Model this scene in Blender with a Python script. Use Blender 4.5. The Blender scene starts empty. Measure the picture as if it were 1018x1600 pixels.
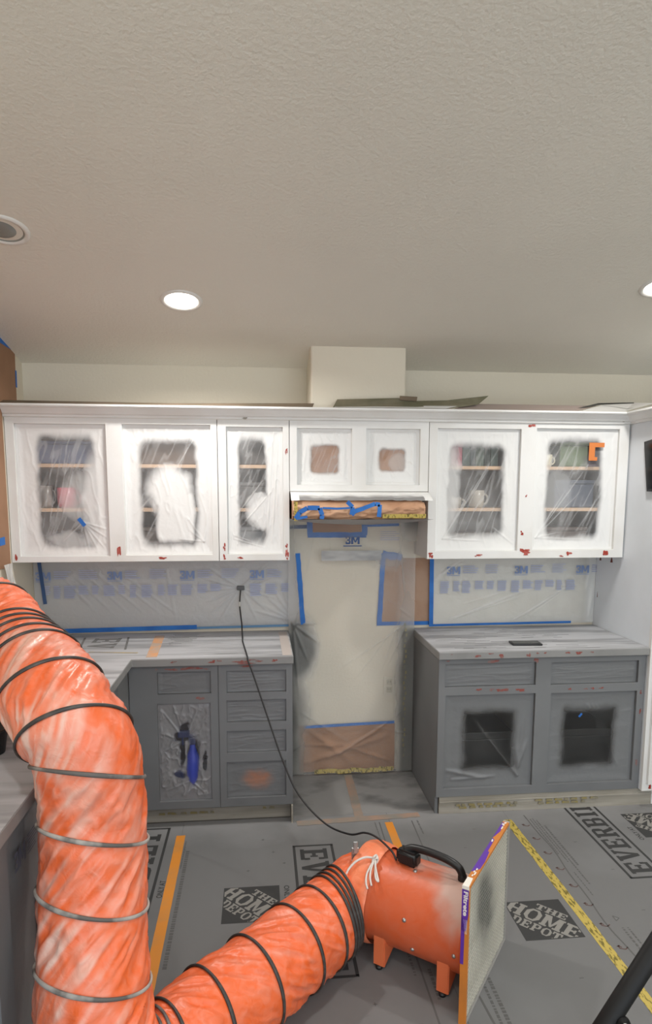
import bpy, bmesh, math, random
import numpy as np
from mathutils import Vector, Matrix, Euler
random.seed(7)
C = bpy.context.scene.collection
S = bpy.context.scene
PI = math.pi
# ------------------------------------------------------------------ camera, world, lights, exposure
cam_d = bpy.data.cameras.new('camera'); cam = bpy.data.objects.new('camera', cam_d); C.objects.link(cam)
cam_d.sensor_fit = 'HORIZONTAL'; cam_d.sensor_width = 36.0
cam_d.lens = 36.0 * 1029.155 / 1018.0
cam_d.shift_y = 97.0 / 1018.0
cam_d.clip_start = 0.05
pit, yaw, roll = 0.1276, 0.0994, 0.0020
F = Vector((math.sin(yaw)*math.cos(pit), math.cos(yaw)*math.cos(pit), -math.sin(pit)))
Rv = Vector((math.cos(yaw), -math.sin(yaw), 0)); U = Rv.cross(F)
R2 = Rv*math.cos(roll) + U*math.sin(roll); U2 = -Rv*math.sin(roll) + U*math.cos(roll)
M = Matrix((R2, U2, -F)).transposed().to_4x4(); M.translation = (-0.5468, -3.9401, 1.7638)
cam.matrix_world = M
S.camera = cam
w = bpy.data.worlds.new('world'); S.world = w; w.use_nodes = True
w.node_tree.nodes['Background'].inputs[0].default_value = (0.86, 0.93, 1.0, 1)
w.node_tree.nodes['Background'].inputs[1].default_value = 2.3
S.view_settings.view_transform = 'Standard'; S.view_settings.look = 'None'
S.view_settings.exposure = 0.13; S.view_settings.gamma = 1.0; S.view_settings.use_curve_mapping = False
S.cycles.use_denoising = True
S.cycles.max_bounces = 8; S.cycles.diffuse_bounces = 5; S.cycles.transparent_max_bounces = 12
LAMP_W = 15.0          # watts of each recessed lamp
CEIL_SLOPE = math.tan(math.radians(12.0)); CEIL_Z = 2.462
def ceil_z(y): return CEIL_Z - y*CEIL_SLOPE

# ------------------------------------------------------------------ helpers
def lin(h):
    h = h.lstrip('#'); out = []
    for i in (0, 2, 4):
        c = int(h[i:i+2], 16)/255.0
        out.append(c/12.92 if c <= 0.04045 else ((c+0.055)/1.055)**2.4)
    return tuple(out) + (1.0,)
def mat(name, col, rough=0.5, metal=0.0, noise=None, bump=None, bump_scale=40, emit=None, spec=0.5, coord='Object', detail=4):
    """noise = (second colour, scale, low, high [, stretch]) ; bump = strength"""
    m = bpy.data.materials.new(name); m.use_nodes = True; nt = m.node_tree; b = nt.nodes['Principled BSDF']
    c = lin(col) if isinstance(col, str) else col
    b.inputs['Base Color'].default_value = c; b.inputs['Roughness'].default_value = rough; b.inputs['Metallic'].default_value = metal
    b.inputs['Specular IOR Level'].default_value = spec
    tc = nt.nodes.new('ShaderNodeTexCoord')
    if noise:
        mp = nt.nodes.new('ShaderNodeMapping'); nt.links.new(tc.outputs[coord], mp.inputs[0])
        if len(noise) > 4: mp.inputs['Scale'].default_value = noise[4]
        n = nt.nodes.new('ShaderNodeTexNoise'); n.inputs['Scale'].default_value = noise[1]; n.inputs['Detail'].default_value = detail
        nt.links.new(mp.outputs[0], n.inputs['Vector'])
        r = nt.nodes.new('ShaderNodeMapRange'); r.inputs['From Min'].default_value = noise[2]; r.inputs['From Max'].default_value = noise[3]
        nt.links.new(n.outputs['Fac'], r.inputs['Value'])
        mx = nt.nodes.new('ShaderNodeMix'); mx.data_type = 'RGBA'
        mx.inputs[6].default_value = c; mx.inputs[7].default_value = lin(noise[0]) if isinstance(noise[0], str) else noise[0]
        nt.links.new(r.outputs[0], mx.inputs[0]); nt.links.new(mx.outputs[2], b.inputs['Base Color'])
    if bump:
        n2 = nt.nodes.new('ShaderNodeTexNoise'); n2.inputs['Scale'].default_value = bump_scale; n2.inputs['Detail'].default_value = 3
        nt.links.new(tc.outputs[coord], n2.inputs['Vector'])
        bp = nt.nodes.new('ShaderNodeBump'); bp.inputs['Strength'].default_value = bump; bp.inputs['Distance'].default_value = 0.01
        nt.links.new(n2.outputs['Fac'], bp.inputs['Height']); nt.links.new(bp.outputs[0], b.inputs['Normal'])
    if emit:
        b.inputs['Emission Color'].default_value = lin(emit[0]); b.inputs['Emission Strength'].default_value = emit[1]
    return m
def film_mat(name, paint, clear=(0.9, 0.9, 0.9, 1), a0=0.18, rough=0.38, a1=1.0, bump=0.25):
    """thin masking film: the attribute 'spray' says how much paint mist lies on it, plus streaks painted along folds"""
    m = bpy.data.materials.new(name); m.use_nodes = True; nt = m.node_tree; b = nt.nodes['Principled BSDF']
    at = nt.nodes.new('ShaderNodeAttribute'); at.attribute_name = 'spray'
    mx = nt.nodes.new('ShaderNodeMix'); mx.data_type = 'RGBA'
    mx.inputs[6].default_value = clear; mx.inputs[7].default_value = lin(paint) if isinstance(paint, str) else paint
    nt.links.new(at.outputs['Fac'], mx.inputs[0]); nt.links.new(mx.outputs[2], b.inputs['Base Color'])
    r = nt.nodes.new('ShaderNodeMapRange'); r.inputs['To Min'].default_value = a0; r.inputs['To Max'].default_value = a1
    nt.links.new(at.outputs['Fac'], r.inputs['Value']); nt.links.new(r.outputs[0], b.inputs['Alpha'])
    b.inputs['Roughness'].default_value = rough
    tc = nt.nodes.new('ShaderNodeTexCoord')
    n2 = nt.nodes.new('ShaderNodeTexNoise'); n2.inputs['Scale'].default_value = 28; n2.inputs['Detail'].default_value = 5; n2.inputs['Distortion'].default_value = 0.6
    nt.links.new(tc.outputs['Object'], n2.inputs['Vector'])
    bp = nt.nodes.new('ShaderNodeBump'); bp.inputs['Strength'].default_value = bump; bp.inputs['Distance'].default_value = 0.012
    nt.links.new(n2.outputs['Fac'], bp.inputs['Height']); nt.links.new(bp.outputs[0], b.inputs['Normal'])
    return m
class MB:
    def __init__(s): s.v = []; s.f = []; s.mi = []
    def add(s, vs, fs, k=0):
        n = len(s.v); s.v += [tuple(p) for p in vs]; s.f += [tuple(i+n for i in f) for f in fs]; s.mi += [k]*len(fs); return s
    def box(s, x0, y0, z0, x1, y1, z1, b=0.0, k=0):
        if x0 > x1: x0, x1 = x1, x0
        if y0 > y1: y0, y1 = y1, y0
        if z0 > z1: z0, z1 = z1, z0
        if b <= 0:
            vs = [(x, y, z) for z in (z0, z1) for y in (y0, y1) for x in (x0, x1)]
            return s.add(vs, [(0,2,3,1), (4,5,7,6), (0,1,5,4), (2,6,7,3), (0,4,6,2), (1,3,7,5)], k)
        bm = bmesh.new(); bmesh.ops.create_cube(bm, size=1.0)
        for v in bm.verts: v.co = Vector((x0+(v.co.x+.5)*(x1-x0), y0+(v.co.y+.5)*(y1-y0), z0+(v.co.z+.5)*(z1-z0)))
        bmesh.ops.bevel(bm, geom=bm.edges[:], offset=b, segments=2, affect='EDGES', profile=0.5)
        return s.addbm(bm, k)
    def addbm(s, bm, k=0):
        bm.verts.index_update(); s.add([v.co[:] for v in bm.verts], [[v.index for v in f.verts] for f in bm.faces], k); bm.free(); return s
    def tube(s, pts, r, n=10, cap=True, k=0):
        pts = [Vector(p) for p in pts]; rs = r if isinstance(r, (list, tuple)) else [r]*len(pts)
        t0 = (pts[1]-pts[0]).normalized(); u = t0.orthogonal().normalized(); vs = []; prev = t0
        for i, p in enumerate(pts):
            t = (pts[min(i+1, len(pts)-1)] - pts[max(i-1, 0)]).normalized()
            q = prev.rotation_difference(t); u = (q @ u).normalized(); prev = t; w_ = t.cross(u)
            vs += [p + (u*math.cos(2*PI*j/n) + w_*math.sin(2*PI*j/n))*rs[i] for j in range(n)]
        fs = [(i*n+j, i*n+(j+1) % n, (i+1)*n+(j+1) % n, (i+1)*n+j) for i in range(len(pts)-1) for j in range(n)]
        if cap: fs += [tuple(range(n))[::-1], tuple((len(pts)-1)*n+j for j in range(n))]
        return s.add(vs, fs, k)
    def lathe(s, prof, n=32, o=(0,0,0), ax=None, k=0):
        """prof = [(radius, height)...] turned about axis ax (default z) at o"""
        q = Vector((0,0,1)).rotation_difference(Vector(ax)) if ax else None; vs = []
        for r, h in prof:
            for j in range(n):
                p = Vector((r*math.cos(2*PI*j/n), r*math.sin(2*PI*j/n), h))
                if q: p = q @ p
                vs.append(p + Vector(o))
        fs = [(i*n+j, i*n+(j+1) % n, (i+1)*n+(j+1) % n, (i+1)*n+j) for i in range(len(prof)-1) for j in range(n)]
        return s.add(vs, fs, k)
    def poly(s, pts, d, k=0):
        """flat polygon pts (3-D, planar) given thickness vector d"""
        n = len(pts); d = Vector(d); a = [Vector(p) for p in pts]; vs = a + [p+d for p in a]
        return s.add(vs, [tuple(range(n))[::-1], tuple(range(n, 2*n))] + [(i, (i+1) % n, n+(i+1) % n, n+i) for i in range(n)], k)
    def build(s, name, mats, parent=None, smooth=False, kind=None, label=None, recalc=True):
        me = bpy.data.meshes.new(name)
        off = parent_origin(parent)
        me.from_pydata([(x-off[0], y-off[1], z-off[2]) for x, y, z in s.v], [], s.f); 
        mats = mats if isinstance(mats, (list, tuple)) else [mats]
        for m in mats: me.materials.append(m)
        if len(mats) > 1: me.polygons.foreach_set('material_index', s.mi)
        if recalc:
            bm = bmesh.new(); bm.from_mesh(me); bmesh.ops.recalc_face_normals(bm, faces=bm.faces); bm.to_mesh(me); bm.free()
        if smooth: me.polygons.foreach_set('use_smooth', [True]*len(me.polygons))
        me.update()
        o = bpy.data.objects.new(name, me); C.objects.link(o)
        if parent: o.parent = parent
        if kind: o['kind'] = kind
        if label: o['label'] = label
        return o
def parent_origin(p):
    v = Vector((0, 0, 0))
    while p is not None: v = v + p.location; p = p.parent
    return v
def tag(o, label, cat, group=None, kind=None):
    o['label'] = label; o['category'] = cat
    if group: o['group'] = group
    if kind: o['kind'] = kind
    return o
def thing(name, label, cat, loc=(0,0,0), group=None):
    o = bpy.data.objects.new(name, None); C.objects.link(o); o.location = loc; o.empty_display_size = 0.1
    return tag(o, label, cat, group)
def struct(o): o['kind'] = 'structure'; return o
def autosmooth(o, ang=40):
    me = o.data; me.polygons.foreach_set('use_smooth', [True]*len(me.polygons)); me.update()
    me.set_sharp_from_angle(angle=math.radians(ang))
    return o
# ---- numpy noise
def vn(x, y, seed=0):
    x = np.asarray(x, float); y = np.asarray(y, float); xi = np.floor(x).astype(np.int64); yi = np.floor(y).astype(np.int64)
    fx = x-xi; fy = y-yi; fx = fx*fx*(3-2*fx); fy = fy*fy*(3-2*fy)
    def h(a, b):
        n = (a*374761393 + b*668265263 + seed*1442695041) & 0xffffffff
        n = ((n ^ (n >> 13))*1274126177) & 0xffffffff
        return ((n ^ (n >> 16)) & 0xffff)/65535.0
    return (h(xi, yi)*(1-fx)+h(xi+1, yi)*fx)*(1-fy) + (h(xi, yi+1)*(1-fx)+h(xi+1, yi+1)*fx)*fy
def fbm(x, y, seed=0, o=4):
    t = 0; a = 1; s_ = 0
    for i in range(o): t = t + a*vn(x*2**i, y*2**i, seed+i*17); s_ += a; a *= .5
    return t/s_
def sstep(a, b, x): t = np.clip((x-a)/(b-a), 0, 1); return t*t*(3-2*t)
def rbox(u, v, u0, v0, u1, v1, r, soft):
    """1 outside a rounded rectangle, 0 inside"""
    cx, cy = (u0+u1)/2, (v0+v1)/2; dx = np.abs(u-cx)-(u1-u0)/2+r; dy = np.abs(v-cy)-(v1-v0)/2+r
    d = np.hypot(np.maximum(dx, 0), np.maximum(dy, 0))+np.minimum(np.maximum(dx, dy), 0)-r
    return sstep(-soft, soft, d)
def blob(u, v, cu, cv, ru, rv, soft=.35):
    """1 inside, 0 outside"""
    return 1-sstep(1-soft, 1+soft, np.hypot((u-cu)/ru, (v-cv)/rv))
def ridge(u, v, u0, v0, u1, v1, wd, h, asp=1.0):
    """a fold from (u0,v0) to (u1,v1), fading along its length"""
    du, dv = u1-u0, (v1-v0)*asp; L2 = du*du+dv*dv; t = np.clip(((u-u0)*du+(v-v0)*asp*dv)/L2, 0, 1)
    d = np.hypot(u-u0-t*du, (v-v0)*asp-t*dv); return h*np.exp(-(d/wd)**2)*np.sin(PI*np.clip(t*.9+.1, 0, 1))**.6
def grid_obj(name, P, material, parent=None, spray=None, smooth=True, attr='spray'):
    """P: (ny, nx, 3) array of points"""
    ny, nx = P.shape[:2]; off = np.array(parent_origin(parent)); me = bpy.data.meshes.new(name)
    idx = np.arange(ny*nx).reshape(ny, nx)
    fs = np.stack([idx[:-1, :-1], idx[:-1, 1:], idx[1:, 1:], idx[1:, :-1]], -1).reshape(-1, 4)
    me.vertices.add(ny*nx); me.vertices.foreach_set('co', (P.reshape(-1, 3)-off).astype(np.float32).ravel())
    me.loops.add(len(fs)*4); me.loops.foreach_set('vertex_index', fs.ravel().astype(np.int32))
    me.polygons.add(len(fs)); me.polygons.foreach_set('loop_start', (np.arange(len(fs))*4).astype(np.int32))
    me.update(calc_edges=True); me.validate()
    if spray is not None:
        a = me.attributes.new(attr, 'FLOAT', 'POINT'); a.data.foreach_set('value', np.asarray(spray, np.float32).ravel())
    if smooth: me.polygons.foreach_set('use_smooth', [True]*len(me.polygons))
    me.materials.append(material); o = bpy.data.objects.new(name, me); C.objects.link(o)
    if parent: o.parent = parent
    return o
def film_xz(name, x0, z0, x1, z1, y, material, spray, disp, n=(90, 110), parent=None):
    """film hanging in a plane y = const; u runs with x, v runs with z"""
    u, v = np.meshgrid(np.linspace(0, 1, n[0]), np.linspace(0, 1, n[1]))
    d = disp(u, v); P = np.stack([x0+(x1-x0)*u, y-d, z0+(z1-z0)*v], -1)
    return grid_obj(name, P, material, parent, spray(u, v))
_tc = {}
def text_geo(body, size=1.0, bold=0.0, sx=1.0, shear=0.0):
    key = (body, bold, shear)
    if key not in _tc:
        cu = bpy.data.curves.new('t', 'FONT'); cu.body = body; cu.size = 1.0; cu.offset = bold; cu.shear = shear; cu.resolution_u = 3
        o = bpy.data.objects.new('t', cu); C.objects.link(o); dg = bpy.context.evaluated_depsgraph_get(); dg.update()
        me = bpy.data.meshes.new_from_object(o.evaluated_get(dg)); 
        _tc[key] = ([v.co[:] for v in me.vertices], [tuple(p.vertices) for p in me.polygons])
        bpy.data.objects.remove(o); bpy.data.curves.remove(cu); bpy.data.meshes.remove(me)
    vs, fs = _tc[key]; xs = [v[0] for v in vs]; ys = [v[1] for v in vs]
    x0, x1, y0, y1 = min(xs), max(xs), min(ys), max(ys)
    return [((v[0]-x0)*size*sx, (v[1]-y0)*size) for v in vs], fs, (x1-x0)*size*sx, (y1-y0)*size
def R_(x0, y0, x1, y1): return [(x0, y0), (x1, y0), (x1, y1), (x0, y1)]
SLAB = {
 'E': [R_(.10,0,.38,1), R_(0,0,.9,.15), R_(0,.85,.9,1), R_(.76,.15,.92,.34), R_(.76,.66,.92,.85), R_(.38,.43,.62,.57), R_(.58,.36,.70,.64)],
 'V': [[(.03,1),(.36,1),(.60,.0),(.38,.0)], [(.95,1),(.74,1),(.44,.0),(.60,.0)], R_(0,.87,.46,1), R_(.62,.87,1,1)],
 'R': [R_(.10,0,.38,1), R_(0,.86,.70,1), R_(.38,.44,.68,.57), [(.66,.44),(.84,.50),(.92,.60),(.92,.84),(.84,.95),(.66,1),(.66,.86),(.66,.57)], [(.44,.5),(.72,.5),(.98,0),(.70,0)], R_(0,0,.48,.13), R_(.66,0,1,.13)],
 'B': [R_(.10,0,.38,1), R_(0,.86,.70,1), R_(0,0,.70,.14), R_(.38,.44,.70,.57), [(.66,.50),(.80,.52),(.88,.62),(.88,.86),(.80,.96),(.66,1)], [(.66,0),(.84,.04),(.94,.15),(.94,.40),(.84,.51),(.66,.54)]],
 'I': [R_(.26,0,.74,1), R_(.08,.87,.92,1), R_(.08,0,.92,.13)],
 'L': [R_(.12,0,.42,1), R_(0,.87,.56,1), R_(0,0,.94,.15), R_(.78,.15,.94,.40)],
 'T': [R_(.35,0,.65,1), R_(0,.85,1,1), R_(0,.64,.16,.85), R_(.84,.64,1,.85), R_(.2,0,.8,.13)],
 'H': [R_(.08,0,.36,1), R_(.64,0,.92,1), R_(.36,.43,.64,.57), R_(0,.87,.44,1), R_(.56,.87,1,1), R_(0,0,.44,.13), R_(.56,0,1,.13)],
 'O': [[(0,.28),(.26,.32),(.26,.68),(0,.72)], [(1,.28),(.74,.32),(.74,.68),(1,.72)], [(0,.72),(.26,.68),(.36,.87),(.28,1)], [(1,.72),(.74,.68),(.64,.87),(.72,1)], [(0,.28),(.26,.32),(.36,.13),(.28,0)], [(1,.28),(.74,.32),(.64,.13),(.72,0)], R_(.28,.87,.72,1), R_(.28,0,.72,.13)],
 'M': [R_(.06,0,.26,1), R_(.72,0,.94,1), [(.10,1),(.34,1),(.56,.1),(.46,.1)], [(.90,1),(.68,1),(.46,.1),(.54,.1)], R_(0,.87,.3,1), R_(.7,.87,1,1), R_(0,0,.34,.13), R_(.62,0,1,.13)],
 'D': [R_(.10,0,.38,1), R_(0,.86,.66,1), R_(0,0,.66,.14), [(.62,0),(.84,.08),(.96,.28),(.96,.72),(.84,.92),(.62,1),(.62,.86),(.70,.70),(.70,.30),(.62,.14)]],
 'P': [R_(.10,0,.38,1), R_(0,.86,.70,1), R_(.38,.40,.68,.53), [(.66,.40),(.84,.46),(.92,.58),(.92,.84),(.84,.95),(.66,1),(.66,.86),(.66,.53)], R_(0,0,.52,.13)],
 '3': [R_(.05,.82,.85,1), R_(.05,0,.85,.18), R_(.32,.42,.8,.58), [(.66,.5),(.92,.6),(.92,.9),(.8,1),(.62,1)], [(.66,.5),(.95,.4),(.95,.1),(.8,0),(.62,0)], R_(.05,.68,.26,.85), R_(.05,.15,.26,.32)],
 'm': [R_(0,0,.24,1), R_(.76,0,1,1), [(0,1),(.28,1),(.56,.2),(.44,.2)], [(1,1),(.72,1),(.44,.2),(.56,.2)]],
}
SLABW = {'I': .62, 'M': 1.3, 'm': 1.35, 'H': 1.1, 'O': 1.0, 'L': .9, '3': .85}
def put_slab(mb, body, origin, eu, ev, width, height, k=0, gap=.09):
    """heavy slab lettering, centred"""
    ws = [SLABW.get(c, 1.0) for c in body]; tot = sum(ws)+gap*(len(body)-1); q = width/tot; o = Vector(origin); eu = Vector(eu); ev = Vector(ev); nv = eu.cross(ev); x = -width/2
    for c, w_ in zip(body, ws):
        for n_, g in enumerate(SLAB[c]): mb.add([o+eu*(x+a*w_*q)+ev*((b-.5)*height)+nv*(n_*.00006) for a, b in g], [tuple(range(len(g)))], k)
        x += (w_+gap)*q
def put_text(mb, body, origin, eu, ev, width=None, height=None, bold=0.0, k=0, centre=True):
    """flat lettering: origin, unit vectors along the line and up, scaled to width x height"""
    if body == '3M': return put_slab(mb, '3m', origin, eu, ev, width, height, k, .06)
    p, f, w0, h0 = text_geo(body, 1.0, bold)
    sx = (width/w0) if width else (height/h0); sy = (height/h0) if height else sx
    o = Vector(origin); eu = Vector(eu); ev = Vector(ev); cx = w0/2 if centre else 0; cy = h0/2 if centre else 0
    mb.add([o + eu*((a-cx)*sx) + ev*((b-cy)*sy) for a, b in p], f, k)
def strip(mb, a, b, wd, up, th=0.0006, k=0, ragged=0.0):
    """flat tape from a to b, width wd, lying with normal up"""
    a = Vector(a); b = Vector(b); up = Vector(up).normalized(); t = (b-a).normalized(); s_ = t.cross(up)*wd/2
    n = max(1, int((b-a).length/0.03)) if ragged else 1; top = []; bot = []
    for i in range(n+1):
        p = a+(b-a)*i/n; top.append(p+s_*(1+random.uniform(-ragged, ragged))); bot.append(p-s_*(1+random.uniform(-ragged, ragged)))
    mb.poly(top+bot[::-1], up*th, k)
def tape(name, label, a, b, wd, up, material, group=None, ragged=0.03, th=0.0006):
    m = MB(); strip(m, a, b, wd, up, th, 0, ragged); return tag(m.build(name, material), label, 'tape', group)

# ------------------------------------------------------------------ materials
WHITE = '#e1e1df'
M_ceil = mat('ceiling_paint', '#dfdbd0', .9, noise=('#dad6cb', 1.2, .35, .65), bump=.33, bump_scale=75)
M_wall = mat('wall_paint', '#d8d0bf', .85, bump=.15, bump_scale=60)
M_white = mat('white_cabinet_paint', WHITE, .55, noise=('#d6d4cf', 3, .45, .75), bump=.05, bump_scale=30)
M_panel = mat('white_panel_paint', '#dfe4ea', .55, noise=('#cfd4d8', 2, .4, .8))
M_grey = mat('grey_cabinet_paint', '#757779', .6, noise=('#6c6e70', 2.2, .4, .7))
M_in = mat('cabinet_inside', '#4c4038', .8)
M_shelf = mat('shelf_wood', '#c9a98a', .6)
M_paper = mat('grey_floor_paper', '#6d6d6d', .75, noise=('#808182', 1.1, .52, .8), bump=.12, bump_scale=7)
def dust_by_wall(m):
    """paint dust fallen on the paper close to the sprayed cabinets"""
    nt = m.node_tree; b = nt.nodes['Principled BSDF']; src = b.inputs['Base Color'].links[0].from_socket
    g = nt.nodes.new('ShaderNodeNewGeometry'); sp = nt.nodes.new('ShaderNodeSeparateXYZ'); nt.links.new(g.outputs['Position'], sp.inputs[0])
    n = nt.nodes.new('ShaderNodeTexNoise'); n.inputs['Scale'].default_value = 4; n.inputs['Detail'].default_value = 5; nt.links.new(g.outputs['Position'], n.inputs['Vector'])
    ad = nt.nodes.new('ShaderNodeMath'); ad.operation = 'MULTIPLY_ADD'; ad.inputs[1].default_value = .35; nt.links.new(n.outputs['Fac'], ad.inputs[0]); nt.links.new(sp.outputs['Y'], ad.inputs[2])
    r = nt.nodes.new('ShaderNodeMapRange'); r.inputs['From Min'].default_value = -.66; r.inputs['From Max'].default_value = -.42; r.inputs['To Max'].default_value = .38; nt.links.new(ad.outputs[0], r.inputs['Value'])
    mx = nt.nodes.new('ShaderNodeMix'); mx.data_type = 'RGBA'; mx.inputs[7].default_value = lin('#a2a2a3'); nt.links.new(src, mx.inputs[6]); nt.links.new(r.outputs[0], mx.inputs[0]); nt.links.new(mx.outputs[2], b.inputs['Base Color'])
dust_by_wall(M_paper)
M_paper_top = mat('grey_counter_paper', '#b0b1b4', .6, noise=('#8d8e90', 5, .42, .62, (0.35, 3.0, 1)), bump=.25, bump_scale=9)
M_slab = mat('countertop_grey', '#8c8c8b', .55, noise=('#7d7d7c', 4, .4, .7))
M_ink = mat('black_print', '#343434', .8)
M_inkL = mat('worn_print', '#5a5958', .8)
M_papl = mat('bare_paper_lettering', '#86847f', .8)
M_brown = mat('brown_masking_paper', '#a87e5f', .8, noise=('#946b4e', 5, .4, .7), bump=.5, bump_scale=10)
M_brownd = mat('brown_masking_paper_dusted', '#a98c77', .8, noise=('#9a745a', 4, .4, .65), bump=.5, bump_scale=12)
M_blue = mat('blue_tape', '#1d62b0', .65, noise=('#2b74c4', 8, .4, .7))
M_orange_t = mat('orange_tape', '#d98a2e', .6, noise=('#c98a45', 9, .45, .7))
M_orange_f = mat('orange_tape_dusted', '#9f8473', .75, noise=('#858078', 8, .35, .6))
M_red = mat('red_paint_chip', '#9c3527', .7, noise=('#b4635a', 30, .45, .7))
M_redf = mat('red_paint_chip_faded', '#8c4a42', .7, noise=('#80706d', 25, .45, .65))
M_black = mat('black_plastic', '#1b1b1c', .4)
M_cable = mat('black_rubber_cable', '#222223', .5)
M_gloss = mat('black_glass', '#08090a', .15)
M_metal = mat('galvanised_metal', '#b0b0ae', .35, metal=.8)
M_rope = mat('white_cord', '#d9d3cc', .8)
M_print = mat('blue_film_print', '#7b8fb8', .7)
M_print2 = mat('pale_film_print', '#a4abc4', .7)
M_wood = mat('toe_board_dusted', '#a39e94', .7, noise=('#8a8579', 6, .4, .65, (.3, 1, 4)))
def yellow_tape():
    m = mat('yellow_printed_tape', '#b8a350', .6); nt = m.node_tree; b = nt.nodes['Principled BSDF']
    tc = nt.nodes.new('ShaderNodeTexCoord'); sp = nt.nodes.new('ShaderNodeSeparateXYZ'); nt.links.new(tc.outputs['Object'], sp.inputs[0])
    n = nt.nodes.new('ShaderNodeTexNoise'); n.inputs['Scale'].default_value = 60; n.inputs['Detail'].default_value = 2
    mp = nt.nodes.new('ShaderNodeMapping'); mp.inputs['Scale'].default_value = (1.6, .45, 1); nt.links.new(tc.outputs['Object'], mp.inputs[0]); nt.links.new(mp.outputs[0], n.inputs['Vector'])
    r = nt.nodes.new('ShaderNodeMapRange'); r.inputs['From Min'].default_value = .52; r.inputs['From Max'].default_value = .6; nt.links.new(n.outputs['Fac'], r.inputs['Value'])
    mx = nt.nodes.new('ShaderNodeMix'); mx.data_type = 'RGBA'; mx.inputs[6].default_value = lin('#b8a350'); mx.inputs[7].default_value = lin('#6e6226')
    nt.links.new(r.outputs[0], mx.inputs[0]); nt.links.new(mx.outputs[2], b.inputs['Base Color']); return m
M_yellow = yellow_tape()
M_fwhite = film_mat('film_white_mist', WHITE, a0=.045, rough=.42, a1=.985, bump=.12)
M_fgrey = film_mat('film_grey_mist', '#76787a', clear=(.2, .2, .2, 1), a0=.05, rough=.35, a1=.99, bump=.12)
M_fback = film_mat('film_backsplash', '#a9abad', clear=(.75, .78, .84, 1), a0=.22, rough=.35, a1=.95, bump=.35)
M_fpanel = film_mat('film_drawer', '#737577', clear=(.3, .3, .3, 1), a0=.8, rough=.5, bump=.12)

# ------------------------------------------------------------------ the setting
XL, XR, YB, YF = -1.86, 3.6, 0.0, -6.6
struct(MB().box(XL-.15, YF, -.12, XR+.15, .15, -.004).build('floor', mat('subfloor', '#6b6862', .8)))
cz0, cz1 = ceil_z(.15), ceil_z(YF)
struct(MB().add([(XL-.15, .15, cz0), (XR+.15, .15, cz0), (XR+.15, YF, cz1), (XL-.15, YF, cz1),
                 (XL-.15, .15, cz0+.15), (XR+.15, .15, cz0+.15), (XR+.15, YF, cz1+.15), (XL-.15, YF, cz1+.15)],
                [(0,1,2,3), (7,6,5,4), (0,4,5,1), (1,5,6,2), (2,6,7,3), (3,7,4,0)]).build('ceiling', M_ceil))
struct(MB().box(XL-.15, 0, -.1, XR+.15, .15, ceil_z(0)+.02).build('wall_back', M_wall))
def side_wall(x0, x1, name):
    return struct(MB().add([(x, y, z) for x in (x0, x1) for y, z in ((0, -.1), (YF, -.1), (YF, ceil_z(YF)+.02), (0, ceil_z(0)+.02))],
        [(0,1,2,3), (7,6,5,4), (0,4,5,1), (1,5,6,2), (2,6,7,3), (3,7,4,0)]).build(name, M_wall))
side_wall(XL-.15, XL, 'wall_left'); side_wall(XR, XR+.15, 'wall_right')
# the duct chase above the hood, with rounded plaster corners
bm = bmesh.new(); bmesh.ops.create_cube(bm, size=1)
for v in bm.verts:
    v.co = Vector((-.269+(v.co.x+.5)*.522, -.30+(v.co.y+.5)*.3, 2.14 if v.co.z < 0 else 0))
    if v.co.z == 0: v.co.z = ceil_z(v.co.y)+.01
bmesh.ops.bevel(bm, geom=[e for e in bm.edges if abs(e.verts[0].co.z-e.verts[1].co.z) > .2 and e.verts[0].co.y < -.1], offset=.014, segments=4, affect='EDGES', profile=.5)
ch = struct(MB().addbm(bm).build('wall_chase', M_wall)); autosmooth(ch)

# recessed ceiling lights
nrm = Vector((0, CEIL_SLOPE, 1)).normalized(); down = -nrm
M_trim = mat('light_trim_white', '#dcdad4', .45); M_lens = mat('glowing_lens', '#ffffff', .4, emit=('#fff8ee', 9.0))
M_can = mat('unlit_can_inside', '#8d8d86', .5); M_bulb = mat('unlit_bulb_face', '#83847f', .35)
def ceiling_light(x, y, label, lit=True):
    t = thing('recessed_light', label, 'ceiling light', (x, y, ceil_z(y)), 'recessed ceiling lights' if lit else None)
    o = t.location
    a = MB().lathe([(.073, -.002), (.075, .005), (.084, .0085), (.094, .005), (.096, -.004)], 48, o, down).build('trim_ring', M_trim, t, True)
    if lit:
        MB().lathe([(.0755, .003), (.06, .006), (.03, .0075), (.001, .008)], 40, o, down).build('lens', M_lens, t, True)
        l = bpy.data.lights.new('lamp', 'AREA'); l.shape = 'DISK'; l.size = .14; l.energy = LAMP_W; l.color = (1.0, .97, .93); l.spread = math.radians(165)
        lo = bpy.data.objects.new('lamp', l); C.objects.link(lo); lo.parent = t; lo.location = down*.016
        lo.rotation_euler = Vector((0, 0, -1)).rotation_difference(down).to_euler()
    else:
        MB().lathe([(.074, .004), (.068, -.0005), (.066, -.0035)], 40, o, down).build('can', M_can, t, True)
        MB().lathe([(.067, -.002), (.05, .0005), (.048, .004), (.03, .0055), (.001, .006)], 40, o + Vector((-.008, 0, 0)), down).build('bulb', M_bulb, t, True)
    return t
ceiling_light(-.894, -.745, 'lit round recessed ceiling light above the left upper cabinets')
ceiling_light(1.262, -1.0, 'lit round recessed light cut by the right edge of the frame')
ceiling_light(-1.49, -1.232, 'unlit recessed ceiling light with grey bulb at the left edge', False)
for x, y, q in ((-.9, -3.3, 'above the camera, left of it'), (1.3, -3.5, 'above the camera, right of it'), (-.9, -5.4, 'far behind the camera on the left'), (1.3, -5.4, 'far behind the camera on the right'), (2.9, -2.2, 'beyond the tall cabinet on the right')):  # unseen lamps, added for the light they give the room
    ceiling_light(x, y, 'unseen added round recessed light '+q)

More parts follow.
